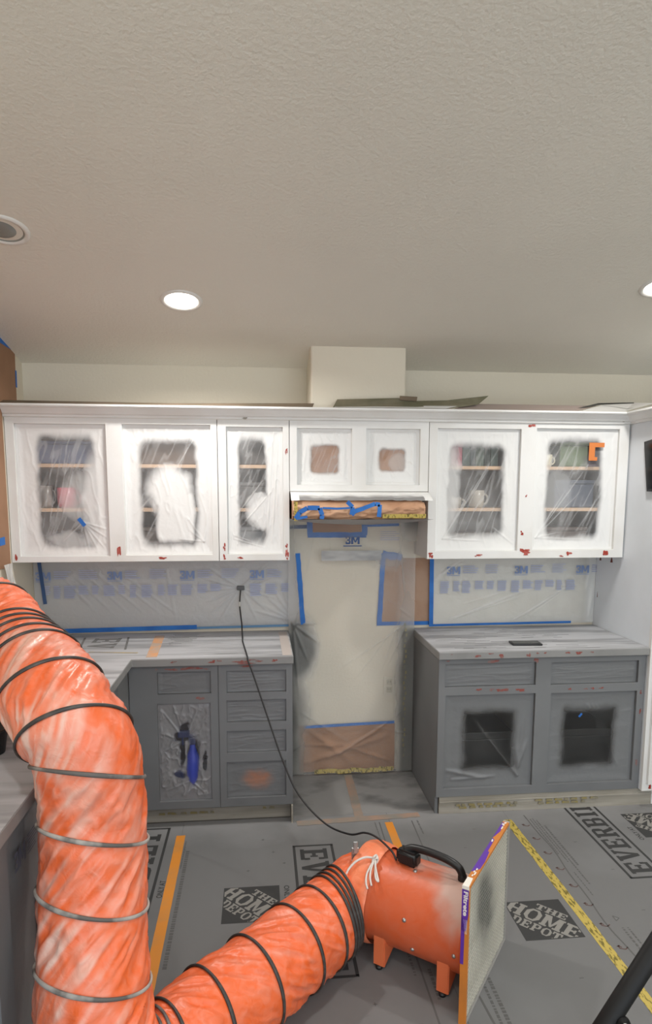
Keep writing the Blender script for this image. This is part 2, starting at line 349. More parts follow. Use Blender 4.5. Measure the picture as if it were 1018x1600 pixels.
# ------------------------------------------------------------------ cabinets
def frame_rects(mb, x0, z0, x1, z1, holes, y0, y1, k=0):
    """a face frame with rectangular holes, as one clean mesh"""
    xs = sorted({x0, x1, *[h[i] for h in holes for i in (0, 2)]}); zs = sorted({z0, z1, *[h[i] for h in holes for i in (1, 3)]})
    inside = lambda x, z: any(h[0] < x < h[2] and h[1] < z < h[3] for h in holes)
    nx, nz = len(xs), len(zs); full = [[not inside((xs[i]+xs[i+1])/2, (zs[j]+zs[j+1])/2) for j in range(nz-1)] for i in range(nx-1)]
    vs = [(x, y, z) for y in (y0, y1) for x in xs for z in zs]; g = lambda s_, i, j: s_*nx*nz+i*nz+j; fs = []
    for i in range(nx-1):
        for j in range(nz-1):
            if not full[i][j]: continue
            fs += [(g(0,i,j), g(0,i+1,j), g(0,i+1,j+1), g(0,i,j+1)), (g(1,i,j+1), g(1,i+1,j+1), g(1,i+1,j), g(1,i,j))]
            for di, dj, a, b in ((-1,0,(i,j),(i,j+1)), (1,0,(i+1,j+1),(i+1,j)), (0,-1,(i+1,j),(i,j)), (0,1,(i,j+1),(i+1,j+1))):
                ii, jj = i+di, j+dj
                if not (0 <= ii < nx-1 and 0 <= jj < nz-1) or not full[ii][jj]:
                    fs.append((g(0,*a), g(0,*b), g(1,*b), g(1,*a)))
    mb.add(vs, fs, k); return mb
def chips(spots, y, parent, material=None, name='paint_chip', up=(0,-1,0)):
    """ragged little patches where masking pulled the paint off: (x, z, w, h)"""
    m = MB(); upv = Vector(up)
    for x, z, w_, h in spots:
        for q in range(7):
            cx = x + random.uniform(-.36, .36)*w_; cz = z + random.uniform(-.36, .36)*h; n = 8
            ww, hh = w_*random.uniform(.18, .40), h*random.uniform(.18, .40)
            pts = [(cx+ww*math.cos(a)*random.uniform(.5, 1), y-.00012*q, cz+hh*math.sin(a)*random.uniform(.5, 1)) for a in [2*PI*i/n for i in range(n)]]
            m.poly(pts, upv*.0006)
    return m.build(name, material or M_red, parent, kind='stuff', label='small red patches of bared paint')
UY = -.32
ZB, ZT = 1.376, 2.134
def upper_cabinet(label, x0, x1, z0, holes, shelves=True, spots=(), group=None):
    t = thing('upper_cabinet', label, 'cabinet', ((x0+x1)/2, -.16, z0), group)
    m = MB(); T = .018
    m.box(x0+.001, UY+.0201, z0+.001, x0+T, -.0005, ZT); m.box(x1-T, UY+.0201, z0+.001, x1-.001, -.0005, ZT)
    m.box(x0+T, UY+.0201, z0+.001, x1-T, -.0005, z0+T); m.box(x0+T, UY+.0201, ZT-T, x1-T, -.0005, ZT)
    m.build('side_panels', M_white, t)
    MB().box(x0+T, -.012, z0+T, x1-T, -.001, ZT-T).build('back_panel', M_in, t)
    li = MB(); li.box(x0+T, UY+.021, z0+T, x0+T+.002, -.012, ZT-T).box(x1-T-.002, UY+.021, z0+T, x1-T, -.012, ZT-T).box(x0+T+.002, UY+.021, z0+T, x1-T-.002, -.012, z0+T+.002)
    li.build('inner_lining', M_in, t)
    f = frame_rects(MB(), x0+.0015, z0, x1-.0015, ZT, holes, UY, UY+.02).build('face_frame', M_white, t)
    bv = f.modifiers.new('b', 'BEVEL'); bv.width = .0015; bv.segments = 2; bv.limit_method = 'ANGLE'
    # a second, inner lip of each opening, a little deeper
    for h in holes:
        frame_rects(MB(), h[0]-.004, h[1]-.004, h[2]+.004, h[3]+.004, [(h[0]+.016, h[1]+.016, h[2]-.016, h[3]-.016)], UY+.0202, UY+.032).build('inner_frame', M_white, t)
    if shelves:
        for z in (1.652, 1.888):
            MB().box(x0+T+.002, -.27, z-.009, x1-T-.002, -.012, z+.009).build('shelf', M_shelf, t)
    if spots: chips(spots, UY-.0002, t)
    return t
upper_cabinet('white double upper cabinet at the left wall, two film covered openings', -1.8585, -.771, ZB,
    [(-1.812, 1.408, -1.35, 2.101), (-1.266, 1.411, -.806, 2.103)],
    spots=[(-1.305, 1.45, .022, .08), (-1.07, 1.394, .045, .014), (-1.832, 1.40, .02, .035)])
upper_cabinet('narrow white upper cabinet with one tall opening, left of the hood', -.771, -.386, ZB, [(-.724, 1.413, -.421, 2.096)],
    spots=[(-.742, 1.45, .014, .045), (-.742, 1.40, .014, .035), (-.403, 1.455, .014, .03), (-.402, 1.41, .016, .055), (-.66, 1.392, .03, .011), (-.402, 1.97, .012, .03), (-.40, 1.385, .012, .015)])
upper_cabinet('short white cabinet above the hood with two square brown openings', -.386, .384, 1.754, [(-.345, 1.79, -.045, 2.093), (.034, 1.79, .335, 2.094)], shelves=False)
upper_cabinet('white double upper cabinet on the right, orange strip behind its film', .384, 1.545, ZB,
    [(.432, 1.42, .909, 2.1), (.998, 1.423, 1.485, 2.106)],
    spots=[(.405, 1.40, .03, .034), (.68, 1.395, .05, .012), (.953, 1.412, .065, .038), (.935, 1.52, .018, .028), (.95, 1.73, .01, .016), (1.22, 1.40, .03, .022), (1.175, 1.387, .035, .009), (1.44, 1.402, .035, .034), (.965, 2.117, .04, .02)])
# crown moulding
prof = [(0, 2.1345), (.012, 2.1345), (.014, 2.146), (.026, 2.150), (.034, 2.160), (.052, 2.177), (.062, 2.180), (.064, 2.184), (.070, 2.185), (.070, 2.195), (0, 2.195)]
path = [((XL+.001, UY), (0, -1)), ((1.55, UY), (-1, -1)), ((1.55, -.64), (-1, -1)), ((2.6, -.64), (0, -1))]
cm = MB(); n = len(prof); vs = []
for i, (p, d) in enumerate(path):
    for o_, z in prof:
        vs.append((p[0]+d[0]*o_, p[1]+d[1]*o_, z))
fs = [(i*n+j, i*n+(j+1) % n, (i+1)*n+(j+1) % n, (i+1)*n+j) for i in range(3) for j in range(n)] + [tuple(range(n)), tuple(3*n+j for j in range(n))[::-1]]
crown = tag(cm.add(vs, fs).build('crown_molding', M_white), 'white stepped crown molding along the tops of the upper cabinets', 'molding')
chips([(-.62, 2.14, .03, .012), (1.5, 2.15, .03, .01)], -.336, crown, M_wood, 'stain')
# tall cabinet at the right
t = thing('tall_cabinet', 'tall white cabinet whose side panel closes the run on the right', 'cabinet', (2.0, -.3, 0))
MB().box(1.552, -.62, .1, 2.55, -.0005, 2.1935).build('side_panel', M_panel, t)
frame_rects(MB(), 1.552, .1, 2.55, 2.134, [(1.62, .18, 2.5, 1.0), (1.62, 1.08, 2.5, 2.08)], -.642, -.6205).build('face_frame', M_white, t)
MB().box(1.575, -.66, .145, 1.61, -.6425, .98).build('door_stile', M_white, t)
MB().box(1.635, -.606, .002, 2.55, -.02, .0995).build('toe_board', M_white, t)
chips([(1.60, .125, .02, .03)], -.6425, t)
m = MB()
for y, z, w_ in ((-.06, 1.344, .022), (-.19, 1.345, .028), (-.045, 1.11, .008)):
    pts = [(1.552, y-w_*.5, z-.012), (1.552, y+w_*.5, z-.014), (1.552, y+w_*.25, z+.008), (1.552, y-.002, z+.024), (1.552, y-w_*.3, z+.006)]
    m.poly(pts, (-.0007, 0, 0))
m.build('paint_chip', mat('dark_red_chip', '#6b3430', .7), t, kind='stuff', label='dark red triangular paint chips')
t = thing('black_wall_panel', 'slanted black panel fixed high on the white side panel at the right edge', 'panel', (1.54, -.55, 1.89))
MB().poly([(1.5515, -.478, 2.025), (1.5515, -.531, 1.757), (1.5515, -.615, 1.757), (1.5515, -.615, 2.04)], (-.014, 0, 0)).build('front', M_black, t)
MB().poly([(1.537, -.497, 2.010), (1.537, -.541, 1.772), (1.537, -.60, 1.772), (1.537, -.60, 2.02)], (-.001, 0, 0)).build('screen', M_gloss, t)
# base cabinets
BY = -.61
def base_cabinet(label, x0, x1, holes, spots, left_panel, loc):
    t = thing('base_cabinet', label, 'cabinet', loc)
    m = MB(); T = .018
    m.box(x0+.001, BY+.0201, .1 if not left_panel else .0, x0+T, -.0005, .874); m.box(x1-T, BY+.0201, .1, x1-.001, -.0005, .874)
    m.box(x0+T, BY+.0201, .1, x1-T, -.0005, .118)
    m.build('side_panels', M_grey, t)
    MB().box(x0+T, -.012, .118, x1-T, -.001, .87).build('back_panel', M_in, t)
    f = frame_rects(MB(), x0+.0015, .1, x1-.0015, .874, holes, BY, BY+.02).build('face_frame', M_grey, t)
    bv = f.modifiers.new('b', 'BEVEL'); bv.width = .0015; bv.segments = 2; bv.limit_method = 'ANGLE'
    for h in holes:
        frame_rects(MB(), h[0]-.004, h[1]-.004, h[2]+.004, h[3]+.004, [(h[0]+.013, h[1]+.013, h[2]-.013, h[3]-.013)], BY+.0202, BY+.03).build('inner_frame', M_grey, t)
    if spots: chips(spots, BY-.0002, t, M_redf)
    return t
H_R = [(.424, .717, .925, .845), (1.011, .714, 1.509, .84), (.43, .146, .928, .671), (1.016, .148, 1.508, .668)]
rb = base_cabinet('grey base cabinet right of the range gap, two drawers over two doors', .388, 1.55, H_R,
    [(.68, .855, .08, .018), (.92, .858, .03, .03), (.61, .70, .03, .014), (.68, .697, .03, .012), (.745, .694, .08, .016), (.84, .692, .06, .016),
     (1.12, .69, .02, .01), (1.21, .69, .03, .013), (1.25, .69, .02, .015), (1.30, .69, .03, .01), (1.528, .25, .014, .04), (1.528, .66, .012, .02), (.435, .86, .03, .008), (1.532, .55, .01, .03)], True, (1.0, -.3, 0))
H_L = [(-1.078, .721, -.808, .839), (-1.083, .143, -.813, .671), (-.728, .72, -.4215, .837), (-.730, .561, -.4225, .680), (-.732, .395, -.423, .515), (-.735, .147, -.4245, .346)]
lb = base_cabinet('grey base cabinet left of the range gap with drawer stack and door', -1.2215, -.388, H_L,
    [(-1.0, .853, .08, .014), (-.92, .856, .11, .016), (-1.08, .855, .02, .01), (-.83, .85, .02, .01), (-.855, .697, .055, .018), (-.63, .862, .07, .014)], False, (-.75, -.3, 0))
MB().box(-.772, BY-.0016, .1, -.769, BY-.0002, .874).build('seam', mat('dark_seam', '#4a4a4a', .8), lb)
# toe boards wrapped in dusted film, with a yellow tape behind
def toe_board(name, label, x0, x1, y, ymarks):
    t = thing(name, label, 'trim board', ((x0+x1)/2, y, 0))
    MB().box(x0, y, .0, x1, y+.016, .0985).build('board', M_wood, t)
    MB().box(x0, y-.006, .064, x1, y, .072, .0015).build('bead', M_wood, t)
    m = MB()
    for a, b, z in ymarks:
        x = a
        while x < b:
            w_ = random.uniform(.02, .05); pts = [(x, y-.0075, z-.006), (x+w_, y-.0075, z-.007), (x+w_-.004, y-.0075, z+.005), (x+.003, y-.0075, z+.007)]
            m.poly(pts, (0, -.0005, 0)); x += w_+random.uniform(.006, .02)
    m.build('tape_scraps', mat('ochre_tape_scraps', '#8f8250', .8, noise=('#857f6c', 30, .4, .6)), t, kind='stuff', label='broken lines of ochre tape')
    return t
toe_board('toe_board', 'dusty pale board along the foot of the right base cabinet', .41, 1.634, -.603, [(.5, .86, .05), (.52, .84, .035), (.95, 1.28, .058), (.97, 1.25, .04)])
toe_board('toe_board', 'shaded grey board along the foot of the left base cabinet', -1.199, -.40, -.55, [(-1.1, -.8, .05), (-.55, -.5, .06)])
MB().box(-.3985, -.625, 0, -.390, -.5, .099).build('return_board', M_wood, lb)
# left run of cabinets towards the camera
t = thing('base_cabinet', 'grey base cabinet running along the left wall behind the orange duct', 'cabinet', (-1.5, -1.6, 0))
LX = -1.222
m = MB(); m.box(XL+.001, -2.85, .1, LX-.0205, -.6115, .874); m.build('carcass', M_grey, t)
def frame_yz(mb, y0, z0, y1, z1, holes, xa, xb):
    tmp = MB(); frame_rects(tmp, y0, z0, y1, z1, holes, xa, xb); mb.add([(b, a, c) for a, b, c in tmp.v], tmp.f); return mb
frame_yz(MB(), -2.85, .1, -.6115, .874, [(-2.235, .14, -1.55, .835), (-2.8, .14, -2.33, .835), (-1.5, .14, -.85, .835)], LX-.02, LX).build('face_frame', M_grey, t)
MB().box(XL+.01, -2.84, 0, LX-.07, -.62, .0995).build('toe_board', M_wood, t)
for y0, y1 in ((-2.235, -1.55), (-2.8, -2.33), (-1.5, -.85)):
    u, v = np.meshgrid(np.linspace(0, 1, 50), np.linspace(0, 1, 60)); d = .006*fbm(u*5, v*8, 5)+.004*np.abs(np.sin(u*9+v*3))
    P = np.stack([LX-.018+d, y0+.001+(y1-y0-.002)*u, .141+.693*v], -1); grid_obj('door_film', P, M_fpanel, t, .9+0*u)
m = MB(); put_text(m, '3M', (LX-.0015, -2.14, .745), (0, 1, 0), (0, 0, 1), width=.085, height=.055, bold=.03); 
for k in range(7): m.box(LX-.002, -2.08, .772-k*.009, LX-.0015, -2.08+random.uniform(.05, .09), .775-k*.009)
m.build('film_print', mat('dull_film_print', '#60616f', .8), t, label='3M printed on the film')
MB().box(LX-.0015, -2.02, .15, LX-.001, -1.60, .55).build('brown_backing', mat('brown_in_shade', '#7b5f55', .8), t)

# countertops
def prism_xy(mb, pts, z0, z1): mb.poly([(x, y, z0) for x, y in pts], (0, 0, z1-z0)); return mb
o = prism_xy(MB(), [(XL+.001, -.001), (-.384, -.001), (-.384, -.636), (-1.197, -.636), (-1.197, -2.88), (XL+.001, -2.88)], .8745, .914).build('countertop', M_slab)
bv = o.modifiers.new('b', 'BEVEL'); bv.width = .003; bv.segments = 2
tag(o, 'grey dusted L-shaped countertop on the left, running under the duct', 'countertop')
chips([(-.99, .899, .03, .01), (-.80, .895, .04, .013), (-.76, .899, .03, .01), (-.66, .893, .07, .016), (-.6, .9, .05, .012), (-.56, .893, .05, .012), (-.48, .895, .03, .012), (-.62, .882, .1, .008)], -.6362, o, M_redf)
o = prism_xy(MB(), [(.381, -.001), (1.5512, -.001), (1.5512, -.636), (.381, -.636)], .8745, .914).build('countertop', M_slab)
bv = o.modifiers.new('b', 'BEVEL'); bv.width = .003; bv.segments = 2
tag(o, 'grey dusted countertop on the right carrying a black phone', 'countertop')
chips([(.60, .89, .05, .016), (.72, .893, .03, .03), (.87, .893, .025, .022), (1.09, .898, .03, .012), (1.15, .896, .04, .014), (1.22, .899, .02, .008), (.66, .903, .03, .006), (.45, .903, .012, .005), (.96, .9, .015, .008), (.92, .9, .015, .008)], -.6362, o, M_redf)
# grey paper laid over the tops
def counter_paper(label, pts, prints):
    o = prism_xy(MB(), pts, .9142, .9152).build('counter_paper', M_paper_top); tag(o, label, 'paper'); prints(o); return o
def pl(o):
    m = MB(); z = .9156
    strip(m, (-1.31, -.12, z), (-1.27, -.42, z), .012, (0, 0, 1), .0003); strip(m, (-1.555, -.11, z), (-1.51, -.42, z), .012, (0, 0, 1), .0003)
    put_slab(m, 'EV', (-1.415, -.26, z), (0, -1, 0), (1, 0, 0), .24, .15)
    m.build('print', mat('faded_print_on_counter', '#6d6d6c', .8), o, label='faded black EV lettering in a box'); m = MB()
    for k in range(16):
        y = -.06-.028*k*.9; strip(m, (-1.08+random.uniform(-.02, .05), y*.7-.03, z), (-.98+random.uniform(-.1, .12), y*.7-.032, z), .005, (0, 0, 1), .0003)
    m.build('fine_print', mat('faded_print_lines', '#7d7d7c', .8), o, kind='stuff')
    m = MB()
    for k in range(34): 
        y = -.08-random.random()*.5; x = random.uniform(-1.0, -.70); strip(m, (x, y, z), (x+random.uniform(.05, .3), y+random.uniform(-.01, .01), z), random.uniform(.002, .006), (0, 0, 1), .0003, ragged=.3)
    m.build('scuffs', mat('pale_dust_streak', '#b7b8ba', .7), o, kind='stuff')
counter_paper('grey paper over the left countertop with faded box lettering', [(XL+.004, -.004), (-.387, -.004), (-.387, -.63), (-1.2, -.63), (-1.2, -2.86), (XL+.004, -2.86)], pl)
def pr(o):
    m = MB(); z = .9156
    for k in range(46):
        y = -.05-random.random()*.55; x = random.uniform(.42, 1.15); strip(m, (x, y, z), (x+random.uniform(.05, .28), y+random.uniform(-.01, .01), z), random.uniform(.002, .008), (0, 0, 1), .0003, ragged=.3)
    m.build('scuffs', mat('dark_dust_streak', '#808082', .8), o, kind='stuff')
counter_paper('grey streaked paper over the right countertop', [(.385, -.004), (1.549, -.004), (1.549, -.63), (.385, -.63)], pr)
tape('orange_tape', 'orange tape strip across the left countertop paper', (-1.135, -.10, .9158), (-1.105, -.60, .9158), .055, (0, 0, 1), mat('orange_tape_pale', '#cf9a6f', .7, noise=('#b5a08f', 12, .4, .6)))
tape('yellow_tape', 'thin yellow tape scrap near the inner corner of the left countertop', (-1.45, -.46, .9158), (-1.19, -.50, .9158), .018, (0, 0, 1), mat('pale_yellow_tape', '#b0a077', .7, noise=('#8f8c86', 20, .4, .6)))
tape('masking_tape', 'pale tape along the end of the left countertop beside the gap', (-.42, -.05, .9158), (-.415, -.62, .9158), .05, (0, 0, 1), mat('pale_tape', '#b5aca6', .7))
# phone on the right counter
t = thing('smartphone', 'black phone lying face up on the right countertop', 'phone', (.91, -.49, .9152))
ph = bpy.data.objects
m = MB().box(-.083, -.042, 0, .083, .042, .011, .0045); ob = m.build('case', M_black); ob.parent = t; ob.rotation_euler.z = math.radians(-5); autosmooth(ob)
m = MB().box(-.074, -.034, .0111, .074, .034, .0116); ob = m.build('screen', M_gloss); ob.parent = t; ob.rotation_euler.z = math.radians(-5)
# ------------------------------------------------------------------ films over the openings
def upper_film(label, h, clear, white_blobs=(), clear_blobs=(), folds=(), mat_=None, seed=0, y=UY+.0195, gname='plastic film over the upper openings', white_boxes=()):
    asp = (h[3]-h[1])/(h[2]-h[0])
    def sp(u, v):
        nz = (fbm(u*6, v*6*asp, seed)-.5)
        c = rbox(u+nz*.05, v+nz*.04, clear[0]-.02, clear[1]-.02, clear[2]+.02, clear[3]+.015, .08, .042)
        s_ = np.clip(c, 0, 1)
        s_ = s_ + (1-s_)*np.clip(.02+.30*fbm(u*3+3, v*3*asp, seed+5)**2+.13*sstep(.80, .97, 1-np.abs(2*fbm(u*13-v*5.5*asp, v*1.6*asp+u*1.6, seed+8, 2)-1)), 0, 1)
        for b in white_boxes: s_ = np.maximum(s_, b[4]*(1-rbox(u+nz*.05, v+nz*.04, *b[:4], .05, .035)))
        for b in white_blobs: s_ = np.maximum(s_, b[4]*blob(u+nz*.12, v+nz*.1, *b[:4], .4))
        for b in clear_blobs: s_ = s_*(1-b[4]*blob(u+nz*.2, v+nz*.15, *b[:4], .4))
        for f in folds: s_ = np.clip(s_ + 60*ridge(u, v, *f[:4], f[4]*.5, f[5], asp)*(1-s_), 0, 1)  # thin bright highlight streaks painted along the folds
        return np.clip(s_, 0, 1)
    def dp(u, v):
        e = np.minimum(np.minimum(u, 1-u), np.minimum(v, 1-v)); tight = sstep(0, .08, e)
        d = .002*(fbm(u*4, v*4*asp, seed+2)-.5)*tight - .004*tight
        rd = 1-np.abs(2*fbm(u*7+v*3, (v*2-u*1.5)*asp, seed+9, 3)-1); d = d + .0020*rd**9*sstep(.0, .05, e)
        for f in folds: d = d + ridge(u, v, *f[:4], f[4]*.7, f[5]*.5, asp)
        return d
    o = film_xz('plastic_film', h[0]+.001, h[1]+.001, h[2]-.001, h[3]-.001, y, mat_ or M_fwhite, sp, dp, (110, int(110*min(asp, 1.7))))
    return tag(o, label, 'plastic sheet', gname)
fan = lambda u0, v0, pts, w_, h_: [(u0, v0, a, b, w_, h_) for a, b in pts]
FA = [(.25+.07*i, .22+.02*i, .42+.09*i, .86, .010, .004) for i in range(4)] + fan(.70, .26, [(.95, .04), (.85, .05), (1, .12), (.98, .2), (.45, .1), (.76, .04)], .012, .006)
upper_film('film over the leftmost upper opening with a blue tape scrap', (-1.812, 1.408, -1.35, 2.101), (.24, .09, .84, .90), [(.92, .4, .22, .4, .8), (.55, .12, .3, .06, .5), (.68, .45, .22, .2, .45)], (), FA, seed=3)
F2 = [(.3, .45, .08, .3, .015, .004), (.55, .62, .85, .95, .01, .005), (.6, .6, .8, .95, .01, .004), (.2, .1, .42, .38, .012, .004)] + fan(.9, .1, [(.7, .3), (.75, .18), (.6, .12), (.95, .35)], .012, .005)
upper_film('film on the second opening, misted white over its middle', (-1.266, 1.411, -.806, 2.103), (.2, .09, .82, .87), [(.53, .50, .26, .20, 1.0)], (), F2, seed=11, white_boxes=[(.36, .10, .80, .50, 1.0)])
F3 = [(.15, .3, .7, .62, .02, .005), (.2, .2, .8, .5, .015, .004), (.1, .15, .5, .08, .012, .005), (.1, .12, .7, .04, .012, .005), (.8, .1, .92, .9, .02, .005), (.7, .05, .82, .9, .02, .004)]
upper_film('tall narrow film left of the hood with a slanting white smear', (-.724, 1.413, -.421, 2.096), (.22, .11, .68, .90), [(.62, .33, .26, .13, .95), (.55, .42, .2, .06, .7)], (), F3, seed=23)
FB = [(.1, .15, .2, .9, .03, .004), (.85, .1, .9, .9, .03, .004), (.1, .08, .9, .06, .03, .004)]
upper_film('film on the left one of the two square openings above the hood', (-.345, 1.79, -.045, 2.093), (.26, .22, .76, .70), (), (), FB, seed=31)
upper_film('film on the right one of the two square openings above the hood', (.034, 1.79, .335, 2.094), (.26, .26, .72, .64), [(.62, .4, .2, .2, .35)], (), FB, seed=37)
F6 = fan(.1, .1, [(.5, .6), (.7, .75), (.8, .9), (.4, .14), (.6, .08)], .012, .005) + [(.95, .06, .7, .2, .015, .006), (.9, .95, .88, .1, .03, .006), (.8, .95, .9, .3, .02, .005)]
upper_film('film on the wide opening just right of the hood', (.432, 1.42, .909, 2.1), (.18, .14, .8, .86), [(.15, .5, .16, .4, .6)], (), F6, seed=41)
F7 = fan(.05, .1, [(.6, .5), (.7, .75), (.4, .5), (.3, .14), (.7, .08)], .012, .005) + [(.1, .2, .15, .7, .03, .006), (.55, .15, .9, .55, .02, .004)]
upper_film('film on the far right upper opening with the orange strip', (.998, 1.423, 1.485, 2.106), (.18, .12, .8, .9), [(.3, .5, .2, .2, .3)], (), F7, seed=47)
# brown backing inside the short cabinet
for i, (a, b) in enumerate(((-.34, -.05), (.04, .33))):
    tag(MB().box(a, -.286, 1.785, b, -.284, 2.10).build('brown_paper_sheet', M_brown), 'brown paper behind the %s square film above the hood' % ('left', 'right')[i], 'paper')
tape('blue_tape', 'blue tape scrap on the leftmost upper film', (-1.505, -.318, 1.61), (-1.475, -.318, 1.57), .022, (0, -1, 0), M_blue, ragged=.3)
m = MB(); m.box(1.31, -.3165, 1.93, 1.345, -.316, 2.03).box(1.345, -.3165, 2.005, 1.40, -.316, 2.03).box(1.31, -.3168, 1.93, 1.36, -.316, 1.95)
tag(m.build('orange_tape', mat('orange_strip', '#d07a3c', .7)), 'bent orange strip on the far right upper film', 'tape')
# things inside the upper cabinets
SZ = (ZB+.02, 1.6615, 1.8975)
def storage_box(label, x, y, z, w_, d, h, colr, name='storage_box', group=None):
    t = thing(name, label, 'box', (x, y, z), group)
    MB().box(x-w_/2, y-d/2, z+.0005, x+w_/2, y+d/2, z+h*.86, .006).build('box_body', mat(name+'_colour', colr, .5), t)
    MB().box(x-w_/2-.004, y-d/2-.004, z+h*.862, x+w_/2+.004, y+d/2+.004, z+h, .004).build('lid', mat(name+'_lid', colr, .45), t); return t
def mug(label, x, y, z, r, h, colr, group=None):
    t = thing('mug', label, 'mug', (x, y, z), group); mm = mat('mug_glaze', colr, .3)
    MB().lathe([(.001, .0005), (r*.8, .0005), (r*.95, h*.15), (r, h*.5), (r, h), (r*.92, h), (r*.9, h*.2), (.001, h*.1)], 24, (x, y, z)).build('bowl', mm, t, True)
    MB().tube([(x+r*.95+r*.55*math.sin(a)*1.0, y, z+h*.5+h*.3*math.cos(a)) for a in [PI*i/8 for i in range(9)]], r*.12, 6).build('handle', mm, t, True); return t
storage_box('dark blue bin on the top shelf behind the leftmost film', -1.60, -.15, SZ[2], .40, .2, .12, '#2a3d63')
storage_box('brown box on the top shelf behind the second film', -1.02, -.15, SZ[2], .38, .2, .15, '#5a4a3e')
mug('pink cup on the middle shelf behind the leftmost film', -1.60, -.18, SZ[1], .05, .11, '#c4385a'); mug('small red cup beside the pink cup behind the leftmost film', -1.46, -.18, SZ[1], .035, .08, '#b03a4a')
mug('pale cup on the middle shelf at the left of the leftmost film', -1.71, -.18, SZ[1], .035, .12, '#8d8680')
storage_box('grey carton on the bottom shelf behind the leftmost film', -1.55, -.14, SZ[0], .28, .18, .13, '#595d60')
storage_box('brown carton on the bottom shelf behind the second film', -1.10, -.14, SZ[0], .24, .18, .16, '#4e443b')
storage_box('dark carton on the top shelf behind the narrow film', -.58, -.14, SZ[2], .2, .18, .16, '#46413c')
storage_box('dark grey carton on the middle shelf behind the narrow film', -.60, -.14, SZ[1], .18, .18, .14, '#4c4a47')
storage_box('grey carton on the bottom shelf behind the narrow film', -.58, -.14, SZ[0], .2, .18, .16, '#5d6062')
bx = .53
for i, (w_, h, cc, nm) in enumerate([(.035, .19, '#8d2c3c', 'crimson'), (.03, .17, '#a8485a', 'dull pink'), (.045, .185, '#33443c', 'dark green'), (.03, .16, '#3a4444', 'slate'), (.05, .19, '#4f5a50', 'sage'), (.035, .17, '#2f3530', 'black green'), (.045, .18, '#39463f', 'bottle green')]):
    t = thing('book', '%s book standing on the top shelf right of the hood' % nm, 'book', (bx+w_/2, -.17, SZ[2]), 'books on the top shelf')
    MB().box(bx, -.25, SZ[2]+.0005, bx+w_-.002, -.10, SZ[2]+h, .002).build('cover', mat('book_cover', cc, .6), t)
    MB().box(bx+.003, -.247, SZ[2]+h+.0002, bx+w_-.005, -.105, SZ[2]+h+.001).build('pages', mat('book_pages', '#cfc7b4', .8), t); bx += w_+.001
mug('white mug on the middle shelf behind the film right of the hood', .70, -.2, SZ[1], .045, .10, '#b0a99d'); mug('cream bowl left of the white mug on the same shelf', .56, -.2, SZ[1], .05, .06, '#9c9488')
storage_box('brown carton on the bottom shelf right of the hood', .67, -.14, SZ[0], .3, .18, .12, '#5f5146')
storage_box('green box on the top shelf of the far right opening', 1.26, -.15, SZ[2], .17, .18, .14, '#4d6236'); mug('round white tin on the top shelf of the far right opening', 1.11, -.2, SZ[2], .035, .07, '#cfc8ae')
storage_box('dark purple box on the top shelf of the far right opening', 1.40, -.13, SZ[2], .10, .18, .14, '#4a3440')
storage_box('blue grey box on the middle shelf of the far right opening', 1.28, -.13, SZ[1], .24, .18, .16, '#49505e'); storage_box('brown box on the bottom of the far right opening', 1.22, -.13, SZ[0], .3, .18, .15, '#5c5049')

# films of the base cabinets
M_stain = film_mat('film_drawer_stained', '#737577', clear=lin('#b57a5c'), a0=.97, rough=.5, bump=.12)
def flat_film(label, h, seed, clear=None, folds=(), smear=None, y=BY+.0185, group='grey film over the base openings'):
    asp = (h[3]-h[1])/(h[2]-h[0])
    def sp(u, v):
        if smear == 'orange':
            nz = fbm(u*9, v*7, seed)-.5; return np.clip(1-.75*blob(u+nz*.12, v+nz*.2, .52, .48, .20, .22, .75)*(.5+fbm(u*12, v*8, seed+1)), 0, 1)
        if clear is None: return .92+.08*fbm(u*4, v*4, seed)
        nz = fbm(u*6, v*6*asp, seed)-.5
        s_ = rbox(u+nz*.06, v+nz*.05, *clear, .03, .06); s_ = s_+(1-s_)*.16*fbm(u*5, v*5*asp, seed+5)
        for f in folds: s_ = np.clip(s_ + 20*ridge(u, v, *f[:4], f[4], f[5], asp)*(1-s_), 0, 1)
        return np.clip(s_, 0, 1)
    def dp(u, v):
        e = np.minimum(np.minimum(u, 1-u), np.minimum(v, 1-v)); d = .004*(fbm(u*1.5, v*4*max(asp, .5), seed+2)-.5)*sstep(0, .1, e) - .003*sstep(0, .1, e)
        rd = 1-np.abs(2*fbm(u*1.2+v*.4, v*(3.5 if asp < .8 else 5*asp)-u*.5, seed+9, 3)-1); d = d + (.0022 if asp < .8 else .0015)*rd**6*sstep(0, .06, e)
        for f in folds: d = d + ridge(u, v, *f[:6], asp)
        return d
    o = film_xz('plastic_film', h[0]+.001, h[1]+.001, h[2]-.001, h[3]-.001, y, M_fgrey if clear else M_stain if smear else M_fpanel, sp, dp, (90, int(max(50, 90*min(asp, 2)))))
    return tag(o, label, 'plastic sheet', group)
flat_film('slack grey film over the left drawer opening of the right cabinet', H_R[0], 51)
flat_film('slack grey film over the right drawer opening of the right cabinet', H_R[1], 53)
flat_film('grey film with a dark clear square over the right cabinet left door opening', H_R[2], 55, (.22, .19, .80, .82), fan(.84, .1, [(.3, .75), (.36, .7), (.75, .3)], .014, .007)+[(.05, .18, .5, .08, .02, .008), (.1, .08, .6, .1, .015, .006)]+fan(.85, .2, [(.95, .5), (.8, .5), (.9, .8)], .02, .006))
flat_film('grey film with a dark clear square over the right cabinet right door opening', H_R[3], 57, (.16, .18, .78, .82), [(.45, .85, .85, .15, .014, .007), (.5, .85, .8, .3, .012, .006), (.55, .85, .78, .4, .01, .005)])
flat_film('slack grey film over the drawer opening above the blue bottle', H_L[0], 59)
